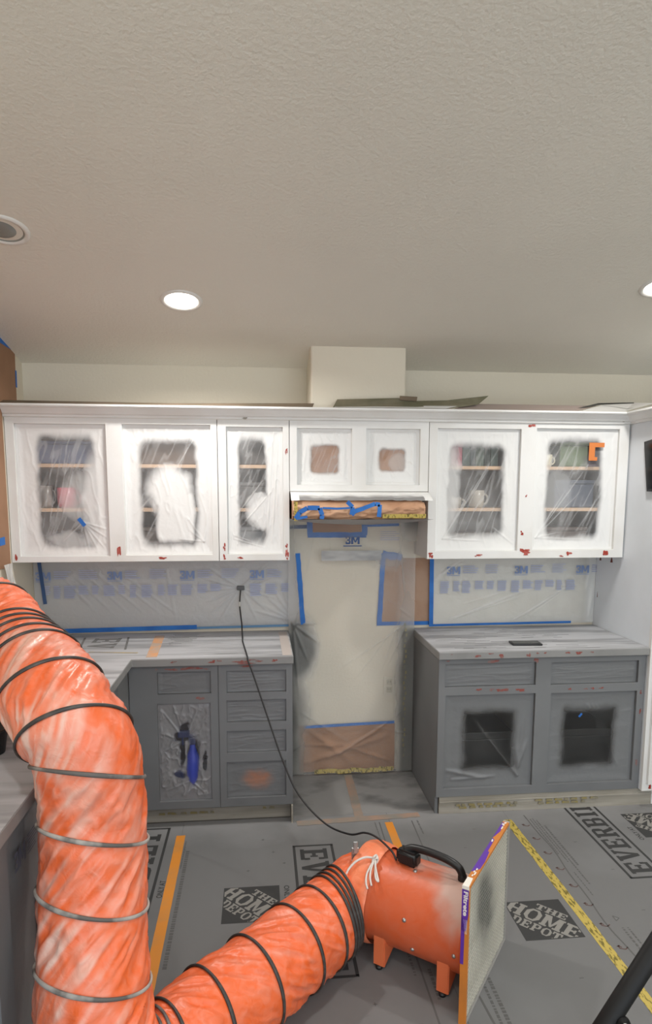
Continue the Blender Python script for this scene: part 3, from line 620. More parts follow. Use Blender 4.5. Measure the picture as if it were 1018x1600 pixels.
for h, nm, sd in ((H_L[2], 'top', 61), (H_L[3], 'second', 63), (H_L[4], 'third', 65)):
    flat_film('grey film over the %s drawer opening of the left stack' % nm, h, sd)
flat_film('grey film with a faded orange stain over the lowest drawer opening', H_L[5], 67, smear='orange')
# door film with the blue bottle showing
h = H_L[1]; asp = (h[3]-h[1])/(h[2]-h[0])
fl = fan(.5, .62, [(.05, .95), (.95, .9), (.3, .98), (.75, .95), (.02, .7), (.05, .5)], .02, .008) + fan(.6, .2, [(.1, .1), (.9, .05), (.2, .03), (.95, .2), (.5, .02)], .02, .008)
def sp(u, v):
    nz = fbm(u*7, v*7*asp, 71)-.5; s_ = .75+.25*fbm(u*4, v*8, 77)
    for b in ((.5, .72, .10, .08), (.45, .66, .18, .05), (.66, .46, .115, .22), (.64, .3, .10, .14), (.45, .5, .06, .15), (.4, .27, .12, .05), (.88, .4, .05, .1)): s_ = s_*(1-.98*blob(u+nz*.1, v+nz*.06, *b, .3))
    return np.clip(s_, 0, 1)
def dp(u, v):
    e = np.minimum(np.minimum(u, 1-u), np.minimum(v, 1-v)); d = .007*(fbm(u*3, v*6, 79)-.5)*sstep(0, .1, e)
    rd = 1-np.abs(2*fbm(u*5+v*2, v*7-u*2, 75, 3)-1); d = d+.006*rd**5*sstep(0, .06, e)
    for f in fl: d = d+ridge(u, v, *f[:5], f[5]*.45, asp)
    return d
M_flight = film_mat('film_light_grey', '#8b8b8c', clear=(.4, .4, .45, 1), a0=.1, rough=.3, a1=.99)
tag(film_xz('plastic_film', h[0]+.001, h[1]+.001, h[2]-.001, h[3]-.001, BY+.012, M_flight, sp, dp, (110, 200)), 'crumpled film over the left door opening, blue bottle behind it', 'plastic sheet', 'grey film over the base openings')
t = thing('spray_bottle', 'blue spray bottle pressed against the crumpled film in the left cabinet', 'bottle', (-.93, -.53, .118))
mb_ = mat('bright_blue_plastic', '#1238b8', .4); mb2 = mat('navy_plastic', '#22305e', .4)
bxx, byy, bz = -.915, -.55, .13
MB().lathe([(.001, 0), (.036, 0), (.04, .01), (.04, .2), (.032, .25), (.016, .29), (.014, .31), (.001, .31)], 24, (bxx, byy, .1185)).build('bottle_body', mb_, t, True)
m = MB().box(bxx-.02, byy-.018, .43, bxx+.018, byy+.018, .47, .005).box(bxx-.075, byy-.012, .468, bxx+.022, byy+.012, .505, .006).box(bxx-.055, byy-.006, .425, bxx-.045, byy+.006, .47, .002); m.build('trigger_head', mb2, t)
t = thing('rag', 'dark blue cloth lying beside the blue bottle', 'cloth', (-1.0, -.5, .118)); MB().box(-1.04, -.56, .1185, -.96, -.50, .30, .02).build('cloth', mb2, t)
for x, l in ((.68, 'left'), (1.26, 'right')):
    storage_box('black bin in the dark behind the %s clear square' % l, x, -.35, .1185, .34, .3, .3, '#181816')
tape('blue_tape', 'tiny blue tape scrap on the right clear square', (1.18, -.613, .53), (1.195, -.613, .55), .012, (0, -1, 0), M_blue, ragged=.3)

# ------------------------------------------------------------------ backsplash films, tapes and papers on the back wall
def back_film(label, x0, z0, x1, z1, y, folds, seed, spray_fn, mat_=None, amp=.005, n=(200, 90)):
    asp = (z1-z0)/(x1-x0)
    def dp(u, v):
        e = np.minimum(np.minimum(u, 1-u)*(x1-x0)/.3, np.minimum(v, 1-v)*(z1-z0)/.3); tt = sstep(0, .1, e)
        d = amp*(fbm(u*6, v*6*asp, seed)-.5)*tt
        for f in folds: d = d+ridge(u, v, *f, asp)
        return d
    return tag(film_xz('plastic_film', x0, z0, x1, z1, y, mat_ or M_fback, spray_fn, dp, n), label, 'plastic sheet')
px = lambda x: (x+1.855)/1.545
cv = (1.18-.945)/.43
FL = [(px(-1.7+.07*i), .75, px(-1.5+.09*i), .2, .004, .0035) for i in range(6)]+[(px(-.667)+.008*math.cos(a), cv+.02*math.sin(a), px(-.667)+.14*math.cos(a), cv+.55*math.sin(a), .0035, .005) for a in [2.6, 2.9, 3.2, 3.5, 3.8, 4.1, 5.2, 5.6, 6.0, .3, .7]]+[(.98, .05, .8+.03*i, .25+.1*i, .005, .004) for i in range(5)]+[(px(-1.1), .8, px(-1.05), .1, .004, .003)]
def spL(u, v):
    s_ = .42+.25*fbm(u*9, v*3, 5)+.25*sstep(.55, 1, v)*0+.2*sstep(.25, 0, v)
    for f in FL: s_ = s_+55*ridge(u, v, *f[:4], f[4], f[5], .278)
    s_ = s_-.15*blob(u, v, .83, .35, .1, .3); return np.clip(s_, 0, 1)
back_film('clear film with blue 3M print on the backsplash over the left counter', -1.855, .945, -.31, 1.375, -.012, FL, 81, spL)
pr_ = lambda x: (x-.49)/1.06
FR = [(.12, .08, .62, .52, .006, .005), (.2, .3, .5, .5, .004, .003), (.15, .1, .55, .4, .004, .003), (.5, .05, .85, .55, .005, .005), (.55, .1, .75, .4, .004, .003), (.6, .12, .8, .45, .003, .003), (.97, .1, .99, .5, .012, .008), (.95, .5, .97, .95, .01, .004), (.05, .7, .2, .95, .01, .004), (.02, .6, .15, .9, .01, .004)]
def spR(u, v):
    s_ = .30+.2*fbm(u*8, v*3, 15)+.6*sstep(.93, .985, u)+.15*sstep(.2, 0, v)
    for f in FR: s_ = s_+50*ridge(u, v, *f[:4], f[4], f[5], .4)
    return np.clip(s_, 0, 1)
M_fback2 = film_mat('film_backsplash_right', '#d5d6d4', clear=(.8, .82, .82, 1), a0=.2, rough=.35, a1=.95, bump=.35)
back_film('clear film with blue 3M print on the backsplash over the right counter', .492, .93, 1.55, 1.375, -.012, FR, 83, spR, M_fback2)
def film_print(label, x0, x1, logos, y, zl, zr):
    t = thing('film_print', label, 'printed lettering', ((x0+x1)/2, y, zl))
    for x in logos:
        m = MB(); put_text(m, '3M', (x, y, zl), (1, 0, 0), (0, 0, 1), width=.085, height=.048, bold=.035)
        m.box(x-.042, y, zl-.033, x+.042, y-.0003, zl-.030); m.build('logo', M_print, t, label='3M in bold blue letters')
        m = MB()
        for k in range(4): m.box(x+.06, y, zl+.022-k*.013, x+.06+random.uniform(.06, .10), y-.0003, zl+.028-k*.013)
        for k in range(5): m.box(x+.2, y, zl+.03-k*.012, x+.2+random.uniform(.07, .11), y-.0003, zl+.0345-k*.012) if x+.3 < x1 else None
        m.build('small_print', M_print2, t, kind='stuff')
    m = MB(); x = x0+.03
    while x < x1-.08:
        w_ = random.uniform(.035, .075)
        if random.random() < .9:
            hh = random.uniform(.04, .075); k = 0
            while k*.011 < hh: m.box(x, y, zr-k*.011, x+w_*random.uniform(.75, 1), y-.0003, zr-.007-k*.011); k += 1
        x += w_+random.uniform(.012, .03)
    m.build('text_blocks', M_print2, t, kind='stuff', label='row of small pale blue text blocks')
film_print('blue 3M print along the film over the left counter', -1.84, -.33, (-1.80, -1.397, -.979, -.57), -.0195, 1.262, 1.205)
film_print('blue 3M print along the film over the right counter', .52, 1.52, (.632, 1.062, 1.46), -.0195, 1.272, 1.205)
tape('blue_tape', 'long blue tape along the left backsplash bottom edge', (-1.85, -.021, .936), (-.93, -.021, .948), .026, (0, -1, 0), M_blue)
tape('blue_tape', 'thin pale blue tape continuing along the left backsplash to the gap', (-.95, -.020, .942), (-.32, -.020, .948), .014, (0, -1, 0), mat('blue_tape_dusted', '#5f87ab', .7))
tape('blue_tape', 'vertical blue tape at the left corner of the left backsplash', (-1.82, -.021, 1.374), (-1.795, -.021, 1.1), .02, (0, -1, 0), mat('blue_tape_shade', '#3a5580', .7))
tape('blue_tape', 'blue tape along the right backsplash bottom edge', (.49, -.021, .932), (1.40, -.021, .937), .014, (0, -1, 0), M_blue)
tape('blue_tape', 'vertical blue tape left of the right backsplash', (.497, -.023, .925), (.493, -.023, 1.372), .026, (0, -1, 0), M_blue)
tape('blue_tape', 'vertical blue tape at the left side of the range alcove', (-.328, -.064, 1.39), (-.298, -.064, .96), .028, (0, -1, 0), M_blue, ragged=.15)
tape('blue_tape', 'vertical blue tape left of the brown square in the alcove', (.175, -.0075, .935), (.195, -.0075, 1.38), .03, (0, -1, 0), M_blue, ragged=.12)
tape('blue_tape', 'blue tape under the brown square in the alcove', (.16, -.0076, .945), (.49, -.0076, .945), .024, (0, -1, 0), M_blue)
tape('blue_tape', 'torn blue tape above the brown square in the alcove', (.19, -.0078, 1.375), (.31, -.0078, 1.352), .04, (0, -1, 0), M_blue, ragged=.35)
tag(MB().box(.19, -.005, .94, .489, -.0035, 1.35).build('brown_paper_sheet', M_brownd), 'brown paper square taped on the right of the alcove wall', 'paper')
tag(MB().box(-.235, -.0035, 1.50, .06, -.002, 1.60).build('brown_paper_sheet', M_brown), 'small brown paper strip framed in blue tape under the hood', 'paper')
for nm, a, b, w_ in (('bottom', (-.265, -.0045, 1.493), (.09, -.0045, 1.493), .032), ('left', (-.252, -.0048, 1.60), (-.25, -.0048, 1.49), .034), ('right', (.078, -.0048, 1.60), (.08, -.0048, 1.49), .034)):
    tape('blue_tape', 'blue tape on the %s side of the small brown strip under the hood' % nm, a, b, w_, (0, -1, 0), M_blue, ragged=.1)
tape('blue_tape', 'blue tape running right under the hood from the small brown strip', (.08, -.0045, 1.552), (.29, -.0045, 1.556), .022, (0, -1, 0), M_blue)
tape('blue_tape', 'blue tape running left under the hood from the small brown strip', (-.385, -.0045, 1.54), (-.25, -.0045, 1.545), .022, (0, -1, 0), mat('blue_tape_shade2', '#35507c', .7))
# lower brown paper, its blue tape and the crumpled yellow tape at the floor
u, v = np.meshgrid(np.linspace(0, 1, 120), np.linspace(0, 1, 60))
d = .012*(fbm(u*4, v*3, 91)-.4)+ridge(u, v, .05, .2, .95, .75, .03, .012, .5)+ridge(u, v, .1, .9, .6, .1, .03, .01, .5)+ridge(u, v, .3, .3, .9, .95, .02, .01, .5)+ridge(u, v, .55, .5, .98, .15, .02, .01, .5)+ridge(u, v, .02, .6, .5, .55, .02, .008, .5)
tag(grid_obj('brown_paper_sheet', np.stack([-.318+.60*u, -.012-d, .008+.302*v], -1), M_brown, None, 0*u), 'creased brown paper along the foot of the alcove wall', 'paper')
tape('blue_tape', 'blue tape along the top of the creased brown paper', (-.29, -.03, .307), (.275, -.03, .322), .018, (0, -1, 0), M_blue)
m = MB(); x = -.23
while x < .25:
    w_ = random.uniform(.02, .04); z = .022+random.uniform(-.005, .006); pts = [(x, -.048, z-.014), (x+w_, -.05, z-.012), (x+w_+.004, -.046, z+.012), (x+.004, -.044, z+.014)]
    m.poly(pts, (0, -.003, .001)); x += w_*.8
tag(m.build('yellow_tape', M_yellow), 'crumpled yellow tape at the foot of the alcove wall', 'tape')
# outlet seen through the film
t = thing('wall_outlet', 'cream double outlet low on the right of the alcove wall', 'outlet', (.243, -.003, .55))
MB().box(.208, -.006, .492, .278, -.001, .608, .002).build('cover_plate', mat('ivory_plate', '#d6d0c0', .4), t)
for z in (.526, .574):
    k = MB().box(.226, -.0085, z-.017, .26, -.006, z+.017, .004).build('socket', mat('ivory_socket', '#c9c2b0', .4), t)
    MB().box(.235, -.0092, z-.004, .237, -.0084, z+.008).box(.248, -.0092, z-.004, .250, -.0084, z+.008).build('slot', M_black, k)
# big alcove film, sagging from hood to floor
AF = [(.95, .60, .40, .42, .012, .010), (.9, .62, .5, .36, .01, .008), (.88, .62, .72, .38, .01, .008), (.95, .60, .78, .42, .01, .008), (.97, .62, .6, .75, .01, .006), (.03, .60, .25, .52, .012, .012), (.03, .6, .15, .45, .012, .01), (.03, .6, .3, .6, .012, .01), (.04, .58, .12, .7, .01, .008), (.03, .6, .08, .3, .012, .01),
      (.45, .93, .75, .86, .006, .008), (.5, .92, .72, .84, .006, .006), (.3, .95, .35, .8, .01, .006), (.9, .95, .8, .7, .012, .008), (.85, .97, .92, .7, .012, .008), (.1, .25, .5, .12, .012, .01), (.9, .24, .4, .08, .012, .01), (.95, .15, .6, .2, .01, .008), (.04, .1, .3, .2, .01, .008), (.2, .95, .12, .75, .01, .008)]
def spA(u, v):
    nz = fbm(u*5, v*9, 101)-.5; uu = u+nz*.10
    left = sstep(.17, .05, uu)*.6*sstep(.62, .55, v)+sstep(.12, .0, uu)*.35; right = sstep(.82, .91, uu)*(.80-.58*sstep(.56, .60, v)*sstep(1.0, .9, v))
    left = np.maximum(left, .85*blob(uu, v, .05, .50, .17, .13, .35)); left = np.maximum(left, .65*blob(uu, v, .03, .28, .13, .14, .5))
    right = np.maximum(right, .35*blob(uu, v, .95, .45, .1, .3, .5))
    s_ = np.maximum(left, right)+.03+.08*fbm(u*4, v*8, 107)+.04*sstep(.87, .97, v)
    s_ = np.maximum(s_, .45*rbox(u, v, .60, .58, .99, .70, .02, .05)*0)
    s_ = np.maximum(s_, .35*blob(uu, v, .80, .84, .16, .04, .6)); s_ = np.maximum(s_, .55*sstep(.2, .1, v)*sstep(.25, .0, uu))
    for f in AF: s_ = s_+14*ridge(u, v, *f[:4], f[4]*.5, f[5], 2.0)
    return np.clip(s_, 0, 1)
def dpA(u, v):
    e = np.minimum(u, 1-u); d = .045*np.sin(PI*np.clip(u, 0, 1))**.5*0+.02*(fbm(u*3, v*6, 109)-.3)*sstep(0, .1, e)
    d = d+.05*sstep(.86, 1, v)+.30*sstep(.96, 1.0, v)*0
    for f in AF: d = d+ridge(u, v, *f[:4], f[4]*.8, f[5]*.6, 2.0)
    return d
M_falc = film_mat('film_alcove', '#5f615f', clear=(.85, .85, .83, 1), a0=.07, rough=.35, a1=.95)
o = film_xz('plastic_film', -.384, .012, .384, 1.60, -.055, M_falc, spA, dpA, (150, 260)); tag(o, 'large clear dusty film hanging over the range alcove', 'plastic sheet')
M_dfp = mat('dark_film_print', '#475f8c', .7)
fpt = thing('film_print', 'dark blue 3M print on the alcove film under the hood', 'printed lettering', (0, -.085, 1.468))
m = MB(); put_text(m, '3M', (-.005, -.085, 1.468), (1, 0, 0), (0, 0, 1), width=.085, height=.048, bold=.035)
m.box(-.06, -.085, 1.43, .05, -.0853, 1.436)
m.build('logo', M_dfp, fpt, label='3M in dark blue letters'); m = MB()
for k in range(5): m.box(.16, -.085, 1.515-k*.012, .16+random.uniform(.09, .12), -.0853, 1.518-k*.012)
m.build('small_print', M_print2, fpt, kind='stuff')
u, v = np.meshgrid(np.linspace(0, 1, 30), np.linspace(0, 1, 12))
tag(grid_obj('grey_paper_strip', np.stack([-.19+.36*u, -.08-.003*fbm(u*4, v*3, 3), 1.345+.06*v], -1), film_mat('dark_film_band', '#5c5f61', a0=.5), None, .35+.5*fbm(u*6, v*3, 8)), 'dark grey rectangular band across the top of the alcove film', 'paper')
m = MB()
for k in range(26):
    z = .12+.033*k; x = .315+.006*math.sin(k*1.7); m.poly([(x, -.098, z), (x+.012, -.098, z+.003), (x+.010, -.098, z+.024), (x+.001, -.098, z+.02)], (0, -.001, 0))
tag(m.build('yellow_tape', mat('olive_tape_dusted', '#8c8668', .8, noise=('#7b7b74', 20, .4, .6)), None, False, 'stuff'), 'dusted yellow tape scraps up the right edge of the alcove film', 'tape')
# ------------------------------------------------------------------ hood wrapped in brown paper
t = thing('range_hood', 'range hood wrapped in crumpled brown paper under the short cabinet', 'range hood', (-.02, -.22, 1.6))
sec = [(-.002, 1.70), (-.20, 1.702), (-.36, 1.700), (-.42, 1.692), (-.448, 1.67), (-.455, 1.645), (-.45, 1.62), (-.43, 1.607), (-.3, 1.602), (-.002, 1.602)]
# resample the section
seg = []
for i in range(len(sec)-1):
    for q in range(6): a = q/6; seg.append((sec[i][0]*(1-a)+sec[i+1][0]*a, sec[i][1]*(1-a)+sec[i+1][1]*a))
seg.append(sec[-1]); sy = np.array([s_[0] for s_ in seg]); sz = np.array([s_[1] for s_ in seg])
uu = np.linspace(0, 1, 160); Uh, Vh = np.meshgrid(uu, np.arange(len(seg))); ny_ = np.gradient(sz)[:, None]; 
cr = (1-np.abs(2*fbm(Uh*9+Vh*.05, Vh*.13, 121, 3)-1))**3*.012+.014*(fbm(Uh*5, Vh*.10, 125)-.5)
fr = sstep(-.30, -.43, sy)[:, None]
tap = 1-.03*fr
P = np.stack([-.024+(-.352+.712*Uh)*1.0, sy[:, None]-cr*fr, sz[:, None]+cr*(1-fr)*.5+.010*fr*(fbm(Uh*5, Vh*.1, 127)-.5)], -1)
hp = grid_obj('paper_wrap', P, mat('crumpled_brown_paper', '#c39c7e', .8, noise=('#b08668', 6, .4, .65), bump=.25, bump_scale=14), t, 0*Uh)
for x in (-.372, .328):
    s_ = 1 if x > 0 else -1
    MB().poly([(x, a, b) for a, b in sec], (.003*s_, 0, 0)).build('end_wrap', M_brown, t)
MB().box(-.355, -.40, 1.608, .31, -.003, 1.69).build('hood_shell', M_metal, t)
def ribbon(name, label, pts, w_, material, up=(0, -1, 0)):
    m = MB(); 
    for a, b in zip(pts[:-1], pts[1:]): strip(m, a, b, w_, up, .001, 0, .08)
    return tag(m.build(name, material), label, 'tape')
hy = -.474
ribbon('blue_tape', 'blue tape folded around the left end of the wrapped hood', [(-.362, hy, 1.612), (-.34, hy, 1.645), (-.30, hy, 1.668), (-.235, hy, 1.668), (-.222, hy, 1.63), (-.225, hy, 1.61)], .024, M_blue)
ribbon('blue_tape', 'short blue tape low on the left of the wrapped hood', [(-.36, hy-.001, 1.612), (-.30, hy-.001, 1.622)], .014, M_blue)
ribbon('blue_tape', 'blue tape crossing the middle of the wrapped hood', [(-.22, hy, 1.668), (-.14, hy, 1.664), (-.07, hy-.002, 1.668)], .010, M_blue)
ribbon('blue_tape', 'bold zigzag blue tape right of the middle of the wrapped hood', [(-.09, hy, 1.70), (-.06, hy, 1.672), (-.066, hy, 1.632), (-.05, hy-.002, 1.65), (.0, hy-.002, 1.667), (.06, hy-.002, 1.69), (.085, hy-.002, 1.685), (.08, hy-.002, 1.62)], .022, M_blue)
m = MB(); x = .10
while x < .325:
    m.poly([(x, hy+.004, 1.612), (x+.02, hy+.003, 1.614), (x+.022, hy+.002, 1.636), (x+.003, hy+.003, 1.634)], (0, -.002, 0)); x += .0195
tag(m.build('yellow_tape', M_yellow), 'yellow printed tape along the lower right edge of the wrapped hood', 'tape')
m = MB(); z = 1.60
while z < 1.69: m.poly([(-.37, hy+.01, z), (-.352, hy+.008, z), (-.35, hy+.008, z+.012), (-.368, hy+.01, z+.012)], (0, -.002, 0)); z += .0125
tag(m.build('yellow_tape', M_yellow), 'yellow tape up the left end of the wrapped hood', 'tape')
tape('yellow_tape', 'yellow printed tape under the hood right of the small brown strip', (.09, -.05, 1.568), (.29, -.05, 1.572), .014, (0, -1, 0), M_yellow)
# white film tucked from the short cabinet over the hood
u, v = np.meshgrid(np.linspace(0, 1, 150), np.linspace(0, 1, 40))
yy = -.3205-.125*v; zz = 1.7515-.030*v-.016*v*v; d = (.005*(fbm(u*7, v*3, 131)-.5)+.004*(1-np.abs(2*fbm(u*6, v*4, 133, 3)-1))**5)*sstep(0, .2, v)*sstep(0, .05, np.minimum(u, 1-u))
spw = 1-sstep(.40, .85, v+(fbm(u*5, v*2, 135)-.5)*.7)*.75; spw = np.where((u < .06) | (u > .94), 1, spw)
tag(grid_obj('plastic_film', np.stack([-.383+.764*u, yy-d, zz+d], -1), M_fwhite, None, spw), 'white misted film tucked over the top of the wrapped hood', 'plastic sheet')
# grey film belly below the hood
u, v = np.meshgrid(np.linspace(0, 1, 80), np.linspace(0, 1, 24)); belly = .03*np.sin(PI*u)**.8
tag(grid_obj('plastic_film', np.stack([-.383+.765*u, -.468+.41*v, 1.606-(belly+.004)*sstep(0, .12, v)*(1-.5*v)+.003*fbm(u*8, v*4, 3)], -1), film_mat('film_belly', '#84807d', a0=.5), None, .75+.2*fbm(u*6, v*3, 9)), 'grey film sagging below the hood', 'plastic sheet')
# ------------------------------------------------------------------ sheets on top of the cabinets
M_card = mat('cardboard_dark', '#6b5d4d', .8, noise=('#5b5242', 6, .4, .7)); M_card2 = mat('cardboard_olive', '#5c5a45', .75, noise=('#77705c', 7, .4, .7)); M_cardw = mat('card_misted', '#b5b3ae', .7)
def sheet(label, pts, th=(0, .003, .001), m_=M_card, name='cardboard_sheet'): return tag(MB().poly(pts, th).build(name, m_), label, 'cardboard')
sheet('thin cardboard along the top of the left upper cabinets', [(-1.852, -.384, 2.196), (-.265, -.384, 2.196), (-.253, -.33, 2.222), (-1.0, -.33, 2.212), (-1.852, -.33, 2.216)])
o = sheet('dark olive cardboard leaning on the chase, lifted at its right tip', [(-.157, -.386, 2.196), (.46, -.386, 2.196), (.64, -.37, 2.225), (.70, -.355, 2.273), (.47, -.35, 2.246), (.30, -.35, 2.240), (.20, -.35, 2.254), (-.13, -.35, 2.242)], m_=M_card2)
MB().poly([(-.150, -.389, 2.197), (.455, -.389, 2.197), (.52, -.384, 2.212), (.28, -.374, 2.212), (-.14, -.374, 2.204)], (0, -.001, 0)).build('misted_edge', M_cardw, o)
sheet('small folded cardboard flap on the olive sheet', [(.205, -.356, 2.244), (.30, -.356, 2.238), (.305, -.35, 2.262), (.21, -.35, 2.266)], (0, -.004, 0), M_card)
sheet('brown tinted cardboard along the top of the right upper cabinets', [(.50, -.384, 2.196), (1.20, -.384, 2.196), (1.33, -.33, 2.232), (.9, -.33, 2.232), (.60, -.33, 2.232)], m_=mat('cardboard_rosy', '#8d8078', .8))
sheet('white misted card at the right end above the cabinets', [(1.22, -.387, 2.197), (1.47, -.387, 2.197), (1.60, -.45, 2.235), (1.55, -.33, 2.252), (1.38, -.34, 2.240)], m_=M_cardw)
o = tag(MB().poly([(1.15, -.36, 2.2), (1.35, -.35, 2.236), (1.5, -.42, 2.236), (1.5, -.42, 2.242), (1.33, -.35, 2.244)], (0, .004, 0)).build('cardboard_sheet', mat('card_black', '#35342e', .8)), 'narrow dark card between the rosy and white sheets above the right cabinets', 'cardboard')
# brown paper on the left wall
m = MB().poly([(XL+.002, -.125, 2.2), (XL+.002, -.112, 2.503), (XL+.002, -1.7, 2.52), (XL+.002, -1.7, 1.36), (XL+.002, -.345, 1.36), (XL+.002, -.345, 2.198)], (.003, 0, 0))
tag(m.build('brown_paper_sheet', mat('brown_paper_wall', '#a07a5e', .8, noise=('#8d6a50', 3, .4, .7))), 'brown paper covering the left wall beside the upper cabinets', 'paper')
tape('blue_tape', 'blue tape along the top of the brown paper on the left wall', (XL+.006, -.11, 2.512), (XL+.006, -1.0, 2.53), .03, (1, 0, 0), M_blue)
tape('blue_tape', 'short blue tape up the edge of the brown wall paper', (XL+.006, -.115, 2.40), (XL+.006, -.118, 2.31), .02, (1, 0, 0), M_blue)
tape('blue_tape', 'blue tape low on the left wall under the cabinet side', (XL+.006, -.41, 1.50), (XL+.006, -.7, 1.49), .04, (1, 0, 0), M_blue)
u, v = np.meshgrid(np.linspace(0, 1, 40), np.linspace(0, 1, 60))
P = np.stack([XL+.01+.012*fbm(u*5, v*6, 7)+.01*u, -.36-.07*(1-v)**2*0-.12*u+.16*(1-v)**1.5, 1.02+.36*v], -1)
tag(grid_obj('plastic_film', P, film_mat('film_left_drape', '#d5d3ce', a0=.3), None, .55+.4*fbm(u*6, v*8, 5)), 'crumpled white film draped down the left wall above the duct', 'plastic sheet')
# black tub on the left counter
t = thing('tub', 'black tub with a yellow side standing on the left counter under the duct', 'tub', (-1.46, -1.84, .9152))
MB().lathe([(.001, .0005), (.05, .0005), (.062, .075), (.066, .078), (.066, .083), (.056, .083), (.046, .006), (.001, .006)], 28, (-1.43, -1.80, .9152)).build('tub_body', M_black, t, True)
MB().box(-1.56, -1.90, .9158, -1.495, -1.80, .985, .008).build('yellow_sponge', mat('yellow_foam', '#b39a2c', .9), t)

# ------------------------------------------------------------------ floor papers, tapes and prints
def floor_paper(label, x0, x1, y0, y1): 
    return tag(MB().box(x0, y0, -.0035, x1, y1, 0).build('floor_paper', M_paper), label, 'paper')
fp1 = floor_paper('grey floor paper on the left between the two orange tape seams', -.965, .125, -3.6, -.56)
fp0 = floor_paper('grey floor paper strip far left beside the duct', XL+.02, -.966, -3.6, -.56)
fp2 = floor_paper('grey floor paper in the middle under the fan filter', .126, .77, -3.6, -.56)
fp3 = floor_paper('grey floor paper on the right of the yellow tape', .771, 2.9, -3.6, -.56)
fpa = tag(MB().box(-.387, -.5595, -.0035, .387, -.004, 0).build('floor_paper', mat('grey_paper_dusted', '#8a8988', .75, noise=('#5f5f5f', 3.2, .46, .66, (1, 1.6, 1)), bump=.25, bump_scale=7, detail=7)), 'dust-streaked grey paper on the alcove floor', 'paper')
EZ = .0004
up = (0, 0, 1)
def box_print(parent, x0, x1, y0, y1, body, direction, tx=None):
    """EVERBILT style lettering inside a ruled box; direction +1 reads towards +Y"""
    m = MB(); b = .013
    strip(m, (x0, y0, EZ), (x0, y1, EZ), b, up, .0002); strip(m, (x1, y0, EZ), (x1, y1, EZ), b, up, .0002)
    strip(m, (x0-b/2, y0, EZ), (x1+b/2, y0, EZ), b, up, .0002); strip(m, (x0-b/2, y1, EZ), (x1+b/2, y1, EZ), b, up, .0002)
    cx, cy = (x0+x1)/2, (y0+y1)/2
    put_slab(m, body, (cx, cy, EZ), (0, direction, 0), (-direction, 0, 0), (y1-y0)*.93, (x1-x0)*.70)
    m.build('box_lettering', M_ink, parent, label='%s in heavy black letters in a ruled box' % body)
box_print(fp1, -.398, -.21, -1.76, -.858, 'EVERBILT', -1)
box_print(fp3, 1.128, 1.300, -1.275, -.37-.05, 'EVERBILT', 1)
box_print(fp0, -1.25, -1.037, -1.6, -.62, 'EVERBILT', 1)
def clip_square(mb_, x0, y0, x1, y1):
    """keep lettering inside its black square"""
    bm = bmesh.new(); vs = [bm.verts.new(v) for v in mb_.v]
    for f in mb_.f:
        try: bm.faces.new([vs[i] for i in f])
        except ValueError: pass
    for co, no in (((x0, 0, 0), (-1, 0, 0)), ((x1, 0, 0), (1, 0, 0)), ((0, y0, 0), (0, -1, 0)), ((0, y1, 0), (0, 1, 0))):
        bmesh.ops.bisect_plane(bm, geom=bm.verts[:]+bm.edges[:]+bm.faces[:], plane_co=co, plane_no=no, clear_outer=True)
    out = MB(); out.addbm(bm); return out
def hd_print(parent, x0, y1, s_=.245, flip=False):
    x1, y0 = x0+s_, y1-s_
    m = MB(); strip(m, ((x0+x1)/2, y0, EZ), ((x0+x1)/2, y1, EZ), s_, up, .0002); m.build('logo_square', M_ink, parent, label='black printed square')
    cx, cy = (x0+x1)/2, (y0+y1)/2; r2 = math.sqrt(.5); d = -1 if flip else 1
    eu = Vector((r2, -r2, 0))*d; ev = Vector((r2, r2, 0))*d; z = EZ+.0005; c = Vector((cx, cy, z)); k = s_/.245
    m = MB(); put_slab(m, 'HOME', c+ev*.0*k, eu, ev, .31*k, .082*k)
    put_slab(m, 'THE', c+ev*.068*k+eu*.01, eu, ev, .135*k, .038*k)
    put_slab(m, 'DEPOT', c-ev*.072*k, eu, ev, .205*k, .050*k)
    m = clip_square(m, x0+.004, y0+.004, x1-.004, y1-.004)
    m.build('logo_lettering', M_papl, parent, label='THE HOME DEPOT in slanted stencil letters', recalc=False)
hd_print(fp1, -.724, -1.176); hd_print(fp2, .478, -1.394, .245); hd_print(fp3, 1.40, -.70, .245, True)
m = MB(); put_text(m, 'ONLY AT', (-1.003, -1.155, EZ), (0, 1, 0), (-1, 0, 0), width=.13, height=.026, bold=.02); m.build('small_lettering', M_ink, fp0, label='ONLY AT')
m = MB(); put_text(m, 'ONLY AT', (-.447, -1.26, EZ), (0, -1, 0), (1, 0, 0), width=.16, height=.024, bold=.02); m.build('small_lettering', M_ink, fp1, label='ONLY AT')
m = MB(); put_text(m, 'ONLY AT', (1.372, -.90, EZ), (0, 1, 0), (-1, 0, 0), width=.13, height=.024, bold=.02); m.build('small_lettering', M_ink, fp3, label='ONLY AT')
def text_line(mb_, x, y0, y1, w_):
    y = y0
    while y < y1:
        l = random.uniform(.006, .016); strip(mb_, (x, y, EZ), (x, min(y+l, y1), EZ), w_, up, .0002); y += l+random.uniform(.003, .008)
m = MB()
text_line(m, -.918, -1.66, -.85, .016); text_line(m, -.936, -1.0, -.76, .006)
text_line(m, .045, -.95, -.66, .006); strip(m, (.069, -.66, EZ), (.062, -1.0, EZ), .006, up, .0002); text_line(m, .058, -1.9, -1.75, .012); strip(m, (.025, -1.6, EZ), (.03, -2.1, EZ), .007, up, .0002)
text_line(m, .0, -1.78, -1.62, .010)
for x, y in ((-.50, -.9), (-.55, -.78), (-.57, -1.3), (-.60, -1.6), (-.45, -1.0), (-.17, -1.9), (-.62, -1.05)): strip(m, (x-.008, y, EZ), (x+.008, y, EZ), .003, up, .0002); strip(m, (x, y-.008, EZ), (x, y+.008, EZ), .003, up, .0002)
